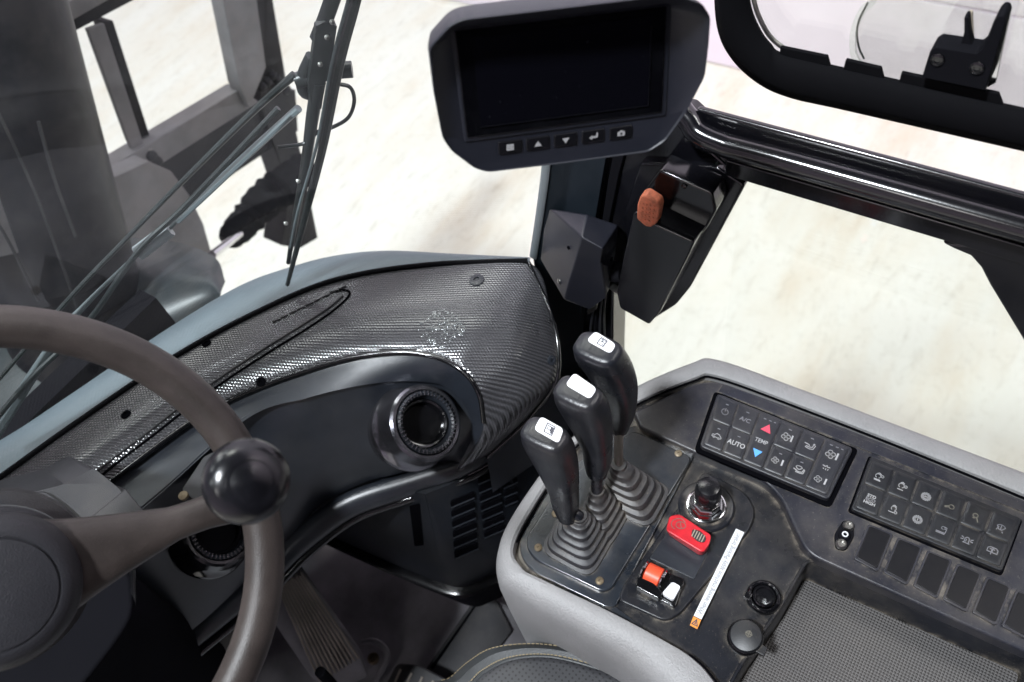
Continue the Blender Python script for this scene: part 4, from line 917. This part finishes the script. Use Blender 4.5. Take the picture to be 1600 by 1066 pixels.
prism('corner_leg', [PX(x, y, XP + .006) for x, y in [(1470, 380), (1490, 390), (1516, 401), (1532, 419), (1546, 446), (1606, 545), (1700, 720), (1800, 700), (1700, 400)]], (.03, 0, 0), 'blackpaint', wf, bevel=.003)
wl = prism('window_pane', [Vector((XP + .046, .42, .46)), Vector((XP + .046, -.9, .46)), Vector((XP + .046, -.9, 1.10)), Vector((XP + .046, .42, 1.10))], (.004, 0, 0), 'sideglass', wf)

sw = thing('sliding_window', PX(1400, 160, XP), 'sliding upper window in a rounded black frame with a toothed lower track', 'window')
fo = [(1122, -140), (1124, -40), (1129, 40), (1150, 86), (1190, 123), (1240, 145), (1330, 165), (1600, 226), (1700, 249), (2100, 340)]
fi = [(1168, -140), (1169, -40), (1175, 12), (1190, 48), (1205, 68), (1222, 82), (1296, 100), (1600, 168), (1700, 191), (2100, 281)]
fm = [((a[0] * .62 + b_[0] * .38), (a[1] * .62 + b_[1] * .38)) for a, b_ in zip(fo, fi)]
grid('window_surround', [[PX(x, y, XP + .010) for x, y in fo], [PX(x, y, XP + .005) for x, y in [((a[0] * .8 + b_[0] * .2), (a[1] * .8 + b_[1] * .2)) for a, b_ in zip(fo, fi)]], [PX(x, y, XP + .005) for x, y in fm], [PX(x, y, XP + .008) for x, y in fi]], 'seal', sw, nu=120, solid=.006, off=-1)
tube('glass_channel', [PX(x, y, XP + .018) for x, y in [(1174, -140), (1175, -30), (1181, 12), (1196, 46), (1210, 64), (1226, 76)]], .0022, 'steel', sw, n=40, res=8)
for a in ([(1219, 74), (1292, 89), (1300, 118), (1216, 100)], [(1321, 94), (1376, 107), (1384, 138), (1314, 122)], [(1408, 114), (1560, 147), (1572, 180), (1402, 140)], [(1606, 156), (1700, 178), (1704, 205), (1600, 186)]):
    prism('track_tooth', [PX(x, y, XP + .004) for x, y in a], (.004, 0, 0), 'seal', sw, bevel=.0008)
prism('clear_pane', [PX(x, y, XP + .024) for x, y in [(1150, -300), (1150, 90), (2100, 310), (2100, -300)]], (.004, 0, 0), 'sideglass', sw)
dp = [(1420, -300), (1372, -20), (1350, 18), (1336, 50), (1336, 82), (1350, 112), (2100, 300), (2100, -300)]
prism('dirty_pane', [PX(x, y, XP + .034) for x, y in dp], (.004, 0, 0), 'dirtyglass', sw)
tube('pane_edge', [PX(x, y, XP + .032) for x, y in [(1400, -140), (1368, -10), (1348, 16), (1334, 50), (1334, 84), (1348, 106)]], .003, 'sideglass', sw, n=40, res=8)
tube('pane_edge_line', [PX(x, y, XP + .0315) for x, y in [(1356, 4), (1343, 30), (1339, 50), (1342, 74), (1350, 92)]], .0009, 'column', sw, n=20, res=6)
wlk = thing('window_catch', PX(1490, 100, XP), 'black two-pronged finger catch with two screws on the sliding window', 'catch')
prism('catch_body', [PX(x, y, XP - .006) for x, y in [(1440, 122), (1453, 80), (1462, 74), (1526, 84), (1536, 75), (1553, 32), (1560, 25), (1568, 26), (1571, 34), (1563, 62), (1540, 142)]], (.020, 0, 0), 'matt', wlk, r=.0015, bevel=.0015)
prism('catch_prong', [PX(x, y, XP + .004) for x, y in [(1506, 27), (1512, 28), (1515, 60), (1522, 84), (1486, 78), (1501, 68), (1506, 52)]], (.010, 0, 0), 'matt', wlk, bevel=.001)
prism('catch_spring', [PX(x, y, XP + .012) for x, y in [(1513, 20), (1518, 20), (1521, 82), (1515, 82)]], (.004, 0, 0), 'tan', wlk)
prism('catch_plate', [PX(x, y, XP + .014) for x, y in [(1560, 18), (1567, 13), (1576, 15), (1578, 28), (1556, 130), (1542, 138)]], (.004, 0, 0), 'chrome', wlk, bevel=.0006)
prism('catch_shim', [PX(x, y, XP + .014) for x, y in [(1455, 78), (1466, 60), (1478, 57), (1500, 60), (1494, 74)]], (.004, 0, 0), 'steel', wlk, bevel=.0006)
for x, y in ((1465, 93), (1527, 106)):
    lathe('catch_screw', [(.0056, 0), (.0056, .001), (.0045, .0018), (.0025, .0018), (.002, .0008), (.0001, .0008)], PX(x, y, XP - .006), (-1, 0, 0), 'gloss', wlk, res=20)

# ================================================================== windscreen
WB = rowO[:8]; left = [Vector((-.25, 1.10, .86)), Vector((-.62, 1.06, .86)), Vector((-.95, .90, .86))]
wbl = list(reversed(left)) + WB
lean = Vector((0.01, -.25, 1.0))
for_ws = lambda h, o=0: [p + lean * h for p in wbl]
wsn = thing('windscreen', (0.2, .95, .86), 'curved front windscreen pane with smeared glass and a painted reflection haze, sealed along the dashboard', 'windscreen')
wg = grid('glass_pane', [for_ws(-.03), for_ws(.35), for_ws(.8), for_ws(1.15)], 'windshield', wsn, nu=90, sm=20)
tube('rubber_seal', [p + Vector((0, 0, .001)) for p in rowO[:8]], .0045, 'seal', wsn, n=90, res=8)
ol = thing('outer_cowl_ledge', (0.4, .95, .84), 'pale blue-grey painted ledge just outside the foot of the windscreen', 'body panel')
oo = [(-150, 770), (0, 690), (110, 618), (262, 515), (375, 448), (455, 418), (525, 400), (605, 392), (705, 396), (828, 402)]
oi = [(-150, 860), (0, 755), (130, 661), (275, 563), (400, 495), (480, 457), (560, 438), (640, 425), (740, 418), (828, 414)]
grid('ledge_panel', [[PZ(x, y, .70) for x, y in [(a - 6, b_ + 14) for a, b_ in oo]], [PZ(x, y, .835) for x, y in oo], [PZ(x, y, .85) for x, y in oi]], 'ledgeout', ol, nu=90, sm=10)

# ------------------------------------------------------------------ wiper outside the glass
bw = bvh_of(wg)
def W(x, y, up=.02):
    p, n_, _, _ = bw.ray_cast(CAM, ray(x, y).normalized())
    if p is None: return PD(x, y, 1.15)
    if n_.dot(CAM - p) > 0: n_ = -n_
    return p + n_ * up
wp = thing('windscreen_wiper', W(500, 120), 'folded black windscreen wiper arm and blade hanging near the pillar side', 'wiper')
tube('wiper_blade', [W(x, y, .008) for x, y in [(572, -60), (556, 10), (530, 110), (505, 240), (478, 350), (452, 452)]], [.0042, .0056, .0056, .0048, .003], 'wiper', wp, n=60, res=8)
tube('blade_spine', [W(x, y, .014) for x, y in [(560, -60), (546, 10), (521, 110), (497, 240), (470, 340), (458, 400)]], [.002, .0024, .002, .0015], 'wiperlight', wp, n=60, res=8)
tube('wiper_arm', [W(x, y, .024) for x, y in [(545, -60), (528, 0), (512, 50), (497, 90)]], .0085, 'wiper', wp, n=30, res=10, flat=((1, 0, 0), .6))
prism('arm_head', [W(x, y, .026) for x, y in [(493, 62), (506, 54), (524, 62), (520, 96), (508, 150), (502, 190), (486, 190), (482, 150), (488, 100)]], Vector((-.006, -.008, 0)), 'wiper', wp, bevel=.001)
tube('wiper_arm', [W(x, y, .022) for x, y in [(500, 150), (492, 200), (481, 280), (468, 360), (458, 430)]], [.008, .0075, .006, .004, .003], 'wiper', wp, n=40, res=10)
tube('pivot_shaft', [W(x, y, .03) for x, y in [(468, 158), (500, 148), (530, 142), (551, 140)]], .009, 'wiper', wp, n=12)
tube('pivot_knuckle', [W(x, y, .03) for x, y in [(490, 120), (478, 150), (480, 175), (505, 180)]], .007, 'wiper', wp, n=14)
tube('washer_hose', [W(x, y, .02) for x, y in [(528, 152), (548, 158), (554, 180), (544, 205), (520, 220), (500, 226), (480, 244), (440, 250)]], .0022, 'wiper', wp, n=50, res=8)
for x, y in ((512, 76), (502, 118), (520, 52), (470, 299), (452, 364)):
    lathe('arm_rivet', [(.0028, 0), (.0028, .002), (.0001, .003)], W(x, y, .016), (CAM - W(x, y)).normalized(), 'steel', wp, res=12)
wa = thing('wiper_linkage', W(300, 360), 'pair of parallel wiper linkage rods sloping down to the left behind the wheel', 'wiper linkage')
tube('upper_rod', [W(x, y, .03) for x, y in [(466, 148), (404, 208), (300, 312), (215, 400), (130, 490), (0, 640)]], [.0046, .0032, .0028, .0025], 'wiper', wa, n=50, res=8)
tube('lower_rod', [W(x, y, .03) for x, y in [(472, 200), (400, 270), (292, 372)]], .0065, 'wiperlight', wa, n=20, res=8, flat=((0, 0, 1), .5))
tube('rod_clip', [W(x, y, .028) for x, y in [(279, 384), (230, 422)]], .0095, 'rubstrip', wa, n=8, res=8)
tube('lower_rod', [W(x, y, .03) for x, y in [(292, 372), (275, 390), (228, 428), (150, 505), (105, 560), (0, 720)]], [.0022, .0022, .0025, .005, .008], 'wiperlight', wa, n=40, res=8)
tube('dark_blade', [W(x, y, .02) for x, y in [(440, 190), (300, 340), (228, 410), (150, 520), (60, 610), (0, 680)]], .0035, 'wiper', wa, n=40, res=8)

# ------------------------------------------------------------------ mast, carriage and front body beyond the glass
ms = thing('mast_column', PY(150, 300, 1.6), 'thick dark lift column rising across the upper left corner', 'mast')
tube('column_tube', [PY(-88, -140, 1.6), PY(-42, 0, 1.6), PY(88, 400, 1.6), PY(140, 560, 1.6)], [.145, .15, .15, .15], 'mast_and_shade', ms, n=30, res=64)
tube('hose_line', [PY(-10, 160, 1.42), PY(50, 290, 1.42), PY(92, 400, 1.42), PY(120, 480, 1.42)], .0026, 'column', ms, n=20, res=8)
tube('hose_line', [PY(-20, 320, 1.42), PY(20, 390, 1.42), PY(60, 470, 1.42)], .003, 'column', ms, n=20, res=8)
tube('hose_line', [PY(60, 190, 1.42), PY(85, 280, 1.42), PY(118, 370, 1.42)], .003, 'column', ms, n=20, res=8)
prism('mast_rail', [PY(x, y, 1.75) for x, y in [(-500, -300), (-200, -300), (-40, 150), (75, 400), (80, 640), (-400, 700)]], (0, .12, 0), 'mast_and_shade', ms, bevel=.006)
prism('rail_flange', [PY(x, y, 1.5) for x, y in [(-80, 220), (10, 260), (70, 370), (60, 390), (-80, 420)]], (0, .03, 0), 'frame_lit', ms, bevel=.004)
cg = thing('carriage_frame', PY(300, 250, 1.9), 'dusty grey steel carriage frame with cross bars beyond the windscreen', 'frame')
def bar(nm, px, y, d=.04, m_='frame_lit'): return prism(nm, [PY(a, b_, y) for a, b_ in px], (0, d, 0), m_, cg, bevel=.003)  # light is painted in: lit faces lighter grey, shaded faces darker paint
bar('top_bar', [(50, 32), (150, -20), (205, -20), (76, 54)], 1.90)
bar('top_bar_underside', [(76, 53), (205, -21), (250, -21), (82, 68)], 1.92, .06, 'mast_and_shade')
bar('flat_stay', [(136, 45), (163, 36), (226, 228), (205, 232), (197, 213)], 1.88, .012)
bar('stay_edge', [(163, 34), (177, 32), (241, 232), (226, 230)], 1.895, .05, 'mast_and_shade')
bar('cross_beam', [(155, 272), (377, 138), (405, 160), (250, 258), (180, 306)], 1.86, .06)
bar('beam_face', [(250, 257), (405, 158), (462, 140), (466, 205), (300, 316)], 1.90, .08, 'mast_and_shade')
bar('upright', [(340, -40), (396, -40), (416, 105), (390, 170), (374, 132)], 1.84, .05)
bar('upright_side', [(395, -40), (420, -40), (450, 140), (497, 372), (470, 388), (440, 384), (452, 300), (408, 165)], 1.88, .09, 'mast_and_shade')
bar('side_plate', [(160, 285), (232, 252), (268, 268), (296, 305), (318, 350), (332, 400), (338, 470), (200, 500), (190, 390)], 1.80, .06)
lathe('weld_bolt', [(.012, 0), (.012, .008), (.0001, .010)], PY(229, 232, 1.87), (0, -1, .3), 'steel', cg, res=12)
for wx, wy in ((425, 118), (418, 128), (410, 136), (432, 122), (440, 132), (448, 140), (238, 244), (246, 252)):
    lathe('weld_bead', [(.016, -.004), (.013, .006), (.006, .010), (.0001, .011)], PY(wx, wy, 1.855), (0, -1, .2), 'mast_and_shade', cg, res=10)
tube('tilt_rod', [PY(332, 398, 1.7), PY(375, 365, 1.75)], .012, 'chrome', cg, n=4)
rt = thing('rubber_gaiter', PY(400, 320, 1.78), 'crumpled black rubber gaiter on the tilt rod beyond the wiper', 'gaiter')
rad = []
pts = [PY(x, y, 1.78) for x, y in [(352, 378), (365, 366), (385, 345), (405, 322), (430, 300), (455, 280), (480, 262)]]
for i in range(25): rad.append(.030 + .026 * math.sin(min(1, i / 17) * math.pi / 2) + random.uniform(-.004, .004) + (.0025 if i % 2 else -.0025))
tube('gaiter_sleeve', pts, rad, 'matt', rt, n=49, res=24)
bd = thing('chassis_front', PZ(150, 560, .4), 'dark grey-green front body of the truck seen through the hazy glass', 'body panel')
grid('body_shell', [[PZ(x, y, .42) for x, y in [(-200, 395), (0, 385), (170, 372), (270, 378), (335, 402), (352, 440)]],
                    [PZ(x, y, .45) for x, y in [(-200, 470), (0, 460), (150, 450), (260, 440), (320, 440), (345, 460)]],
                    [PZ(x, y, .40) for x, y in [(-200, 640), (0, 600), (150, 560), (260, 520), (330, 490), (350, 478)]],
                    [PZ(x, y, .20) for x, y in [(-200, 900), (0, 820), (150, 730), (280, 640), (370, 560), (400, 520)]]], 'body', bd, nu=50, sm=16)
lathe('marker_bolt', [(.02, 0), (.02, .012), (.0001, .02)], PZ(55, 462, .46), UP, 'steel', bd, res=16)

# ================================================================== display monitor
mH = Vector((.711, -.685, -.16)).normalized(); mV = Vector((-.191, -.056, -.98)); mV = (mV - mH * mV.dot(mH)).normalized()
mN = mH.cross(mV); mN = mN if mN.dot(ray(880, 115)) < 0 else -mN           # towards the viewer
mc = PD(880, 115, .60)
mo = thing('display_monitor', mc, 'dark display monitor with a hooded bezel and five icon buttons under a black screen', 'monitor')
Mp = lambda x, y, d=0.0: PP(x, y, mc + mN * d, mN)
outl = [(670, 76), (703, 40), (722, 31), (910, 9), (1010, -3), (1062, -6), (1098, 6), (1111, 27), (1108, 70), (1102, 120), (1072, 177), (1040, 221), (1014, 238), (880, 256), (762, 270), (742, 264), (706, 237), (692, 217), (679, 150)]
inl = [(707, 52), (709, 47), (716, 43), (910, 21), (1000, 11), (1040, 6), (1047, 8), (1048, 14), (1045, 60), (1042, 120), (1040, 182), (1030, 205), (1008, 222), (880, 241), (765, 256), (750, 254), (730, 240), (724, 222), (717, 140)]
rimd = [.014, .020, .022, .024, .024, .024, .020, .015, .011, .008, .005, .003, .002, .002, .002, .002, .003, .004, .008]
O = [Mp(x, y, d) for (x, y), d in zip(outl, rimd)]; I_ = [Mp(x, y, .0) for x, y in inl]
O = rounded(O, .004, 3); I_ = rounded(I_, .0015, 3)
cO = sum(O, Vector()) / len(O)
sc_ = lambda k, d: [cO + (p - cO) * k - mN * ((p - cO).dot(mN) * (k - 1) * 0 + d) for p in O]
rings = [sc_(.70, .060), sc_(.80, .055), sc_(.955, .030), sc_(.995, .010), sc_(1.0, .003), sc_(1.0, .0008), sc_(.995, .0), [o.lerp(q, .10) for o, q in zip(O, I_)], [o.lerp(q, .16) - mN * .0008 for o, q in zip(O, I_)], I_]
hs = loft('housing', rings, 'monitor', mo, bevel=0, cap1=True)
scr = [Mp(x, y, .0024) for x, y in [(710, 50), (1042, 11), (1034, 175), (730, 216)]]
prism('screen', scr, -mN * .004, 'screen', mo, bevel=.0006)
prism('bezel_step', [Mp(x, y, .0012) for x, y in [(703, 44), (1050, 4), (1041, 181), (726, 223)]], -mN * .003, 'monitor', mo, bevel=.001, r=.002)
prism('active_area', [Mp(x, y, .0028) for x, y in [(738, 60), (1020, 24), (1013, 165), (751, 200)]], -mN * .0008, 'screen2', mo)
strokes('screen_edge', lambda x, y: Mp(x, y, .0029), [[(751, 199), (1013, 165), (1018, 40)]], .0003, 'mbutton', mo)
V = []; F = []
for i in range(26):
    x, y = random.uniform(735, 1030), random.uniform(35, 195); q_ = random.uniform(.00012, .0004) * (2.2 if i == 7 else 1); c = Mp(x, y, .0031); k = len(V)
    for a in range(6): V.append(c + mH * math.cos(a * 1.047) * q_ + mV * math.sin(a * 1.047) * q_ * random.uniform(.8, 1.6))
    F.append(tuple(range(k, k + 6)))
me = bpy.data.meshes.new('dust_specks'); me.from_pydata([tuple(v) for v in V], [], F); dso = link('dust_specks', me, 'monitor', mo, smooth=False); dso['kind'] = 'stuff'
ics = [([[(-.5, .35), (.5, .35)], [(-.5, 0), (.5, 0)], [(-.5, -.35), (.5, -.35)]], []), ([], [[(-.6, -.4), (.6, -.4), (0, .5)]]), ([], [[(-.6, .4), (.6, .4), (0, -.5)]]),
       ([[(.6, .5), (.6, -.1), (-.3, -.1)]], [[(-.7, -.1), (-.2, .3), (-.2, -.5)]]), ([circ(0, -.05, .22, 12)], [[(-.6, -.45), (.6, -.45), (.6, .3), (.3, .3), (.2, .5), (-.2, .5), (-.3, .3), (-.6, .3)]])]
for i in range(5):
    x0, y0 = 797 + 43.3 * i, 230 - 5.6 * i
    c = Mp(x0, y0, .0014); k = box('button', c, mH * .0088, mV * .0050, -mN * .004, 'mbutton', mo, bevel=.0007)
    f = (lambda c: (lambda x, y: c + mN * .0003 + mH * x * .0048 - mV * y * .0048))(c)
    strokes('symbol', f, ics[i][0] if i != 4 else [], .0011, 'white', k, fills=ics[i][1])
    if i == 4: strokes('lens_dot', (lambda c: (lambda x, y: c + mN * .0005 + mH * x * .0048 - mV * y * .0048))(c), [], .001, 'mbutton', k, fills=[circ(0, -.05, .2, 12)[:-1]])
tube('bracket_arm', [mc - mN * .05, mc - mN * .10 + Vector((.02, 0, 0)), Vector((.60, .36, 1.30))], .014, 'matt', mo, n=14)

# ================================================================== steering wheel
tl = R(50); wn = Vector((0, -math.sin(tl), math.cos(tl))); wc = Vector((-.081, .490, 1.175)); wu = Vector((1, 0, 0)); wv = wn.cross(wu); RW = .1965
sw_ = thing('steering_wheel', wc, 'worn brown-grey steering wheel with a thick rim and padded hub', 'steering wheel')
# rim centre line slightly smaller so that its silhouette matches
ring = [wc + (wu * math.cos(a) + wv * math.sin(a)) * RW for a in [2 * math.pi * i / 128 for i in range(128)]]
rings = []
for i in range(128):
    a = 2 * math.pi * i / 128; d = wu * math.cos(a) + wv * math.sin(a)
    rings.append([ring[i] + d * (.0165 * math.cos(b_)) + wn * (.0165 * math.sin(b_)) for b_ in [2 * math.pi * j / 24 for j in range(24)]])
rings.append(rings[0]); loft('rim', rings, 'wheel', sw_, cap0=False, cap1=False)
hubc = wc + wn * .004
lathe('hub', [(.040, -.06), (.055, -.03), (.058, -.010), (.056, .000), (.050, .007), (.044, .0095), (.0415, .0095), (.0410, .0085), (.0402, .0085), (.0395, .0100), (.02, .0125), (.0001, .013)], hubc, wn, 'hubpad', sw_, res=72)
lathe('hub_skirt', [(.050, -.09), (.056, -.06), (.060, -.035), (.060, -.028), (.056, -.025)], hubc, wn, 'hubpad', sw_, res=60)
def spoke(px, py, extra=False):
    e = PP(px, py, wc - wn * .004, wn); d = (e - hubc).normalized(); s = wn.cross(d); st0 = hubc + d * .040 - wn * .018; rr = []
    n_ = 20
    for i in range(n_):
        t = i / (n_ - 1); c = st0.lerp(e, t) + wn * (-.004 * math.sin(math.pi * t))
        wd = .040 - .026 * min(1, t * 1.7) ** .8 + .006 * max(0, t - .75) * 4; th_ = .016 - .004 * t
        rr.append([c + s * wd * math.copysign(abs(math.cos(b_)) ** .75, math.cos(b_)) + wn * th_ * math.copysign(abs(math.sin(b_)) ** .75, math.sin(b_)) for b_ in [2 * math.pi * j / 28 for j in range(28)]])
    loft('spoke', rr, 'wheel', sw_)
spoke(395, 775)
d0 = (PP(395, 775, wc, wn) - wc).normalized()
q = wc - d0 * RW; v_ = Vector(q)
def spoke_to(e):
    d = (e - hubc).normalized(); s = wn.cross(d); st0 = hubc + d * .04 - wn * .018; rr = []
    for i in range(16):
        t = i / 15; c = st0.lerp(e, t); wd = .040 - .024 * min(1, t * 1.7) ** .8
        rr.append([c + s * wd * math.cos(b_) + wn * .014 * math.sin(b_) for b_ in [2 * math.pi * j / 20 for j in range(20)]])
    loft('spoke', rr, 'wheel', sw_)
spoke_to(v_); 
kd = .565; kc = PD(386, 752, kd); ke = PP(392, 770, wc, wn); kax = (kc - ke).normalized()
kax = (wn * .8 + (CAM - kc).normalized() * .5).normalized()
lathe('spinner_knob', [(.010, -.045), (.010, -.024), (.016, -.021), (.0255, -.013), (.0282, -.005), (.0285, .001), (.0262, .0085), (.0205, .0133), (.0138, .0160), (.0132, .0160), (.0126, .0164), (.0001, .0185)], kc, kax, 'knob', sw_, res=64)

# ------------------------------------------------------------------ steering column
sc = thing('steering_column', (-.08, .70, .6), 'dark steering column with a faceted grey cowling under the wheel', 'steering column')
ca = (hubc - Vector((-.07, .86, .10))).normalized()
def Q(x, y, z): return PZ(x, y, z)
# faceted upper cowling
prism('cowling_upper', [Q(x, y, 1.00) for x, y in [(-60, 800), (40, 772), (100, 757), (146, 731), (182, 760), (232, 812), (222, 832), (60, 862), (-60, 880)]], (0.0, .12, -.08), 'column', sc, r=.006, bevel=.004)
prism('cowling_lip', [Q(x, y, 1.006) for x, y in [(-60, 806), (30, 778), (70, 768), (100, 790), (130, 818), (110, 850), (-60, 870)]], (0, .04, -.03), 'column', sc, r=.006, bevel=.004)
prism('cowling_side', [Q(x, y, 1.002) for x, y in [(132, 817), (197, 764), (231, 806), (224, 826), (150, 840)]], (0, .06, -.05), 'column', sc, bevel=.002)
lathe('collar_ring', [(.070, -.085), (.072, -.07), (.070, -.055), (.060, -.05)], hubc, wn, 'column', sc, res=48, closed=True)
prism('column_shroud', [Q(x, y, .86) for x, y in [(-100, 880), (120, 860), (205, 890), (208, 960), (175, 1010), (120, 1080), (-100, 1300)]], (-.02, .16, -.55), 'matt', sc, r=.02, bevel=.006)
prism('column_lower', [Q(x, y, .62) for x, y in [(60, 960), (230, 930), (262, 985), (250, 1030), (120, 1200), (-60, 1300)]], (0, .12, -.5), 'matt', sc, r=.02, bevel=.01)
tube('shroud_edge', [Q(x, y, z) for x, y, z in [(207, 890, .87), (207, 960, .84), (195, 985, .80), (150, 1045, .72), (110, 1100, .68)]], .0035, 'gloss', sc, n=30, res=8)
lv = thing('column_bracket', PZ(310, 735, .80), 'grey bracket with a brass pin behind the wheel spoke', 'bracket')
prism('bracket_plate', [PZ(x, y, .84) for x, y in [(284, 765), (318, 714), (345, 700), (350, 790), (300, 780)]], (0, .01, -.03), 'column', lv, r=.003, bevel=.002)
lathe('bracket_pin', [(.006, 0), (.006, .004), (.0001, .005)], PZ(288, 776, .845), UP, 'brass', lv, res=16)

# ================================================================== seat cushion corner
se = thing('seat_cushion', PZ(850, 1060, .5), 'grey leather seat cushion corner with perforated centre and tan stitching', 'seat')
sz = .68
out_ = [(640, 1110), (700, 1056), (730, 1030), (765, 1010), (822, 1003), (880, 1008), (960, 1026), (1050, 1050), (1140, 1085), (1300, 1160), (1200, 1500), (700, 1500)]
inn_ = [(690, 1140), (742, 1066), (765, 1046), (795, 1032), (835, 1026), (880, 1030), (950, 1050), (1030, 1078), (1100, 1110), (1200, 1180), (1100, 1450), (740, 1450)]
So = crs([PZ(x, y, sz) for x, y in out_], 96, True); Si = crs([PZ(x, y, sz) for x, y in inn_], 96, True)
def s_(t, z): return [Vector((a.x * (1 - t) + b_.x * t, a.y * (1 - t) + b_.y * t, z)) for a, b_ in zip(So, Si)]
loft('cushion_bolster', [s_(.5, sz - .12), s_(.05, sz - .10), s_(-.05, sz - .05), s_(0, sz - .012), s_(.12, sz - .002), s_(.5, sz + .004), s_(.9, sz + .001), s_(1.0, sz - .004)], 'leather', se)
loft('cushion_centre', [s_(1.0, sz - .005), s_(1.04, sz + .001), s_(1.2, sz + .004), s_(1.5, sz + .005)], 'perf', se)
tube('piping', [p for p in s_(.99, sz + .0)][:60], .0025, 'leather', se, res=8)
def stitches(t, z, nm):
    P = s_(t, z); V = []; F = []; acc = 0; 
    for i in range(6, 56):
        a, b_ = P[i], P[i + 1]; L_ = (b_ - a).length; k = max(1, int(L_ / .0045)); d = (b_ - a) / k; sd = d.cross(UP).normalized() * .0006
        for j in range(k):
            p0 = a + d * j; p1 = a + d * (j + .7); q = len(V)
            V += [p0 - sd, p1 - sd, p1 + sd, p0 + sd, p0 - sd + UP * .0011, p1 - sd + UP * .0011, p1 + sd + UP * .0011, p0 + sd + UP * .0011]
            F += [(q + 4, q + 5, q + 6, q + 7), (q, q + 1, q + 5, q + 4), (q + 1, q + 2, q + 6, q + 5), (q + 2, q + 3, q + 7, q + 6), (q + 3, q, q + 4, q + 7)]
    o = raw(nm, V, F, 'thread', se, smooth=False); o['kind'] = 'stuff'
stitches(.10, sz - .003, 'stitching'); stitches(.86, sz + .001, 'stitching')
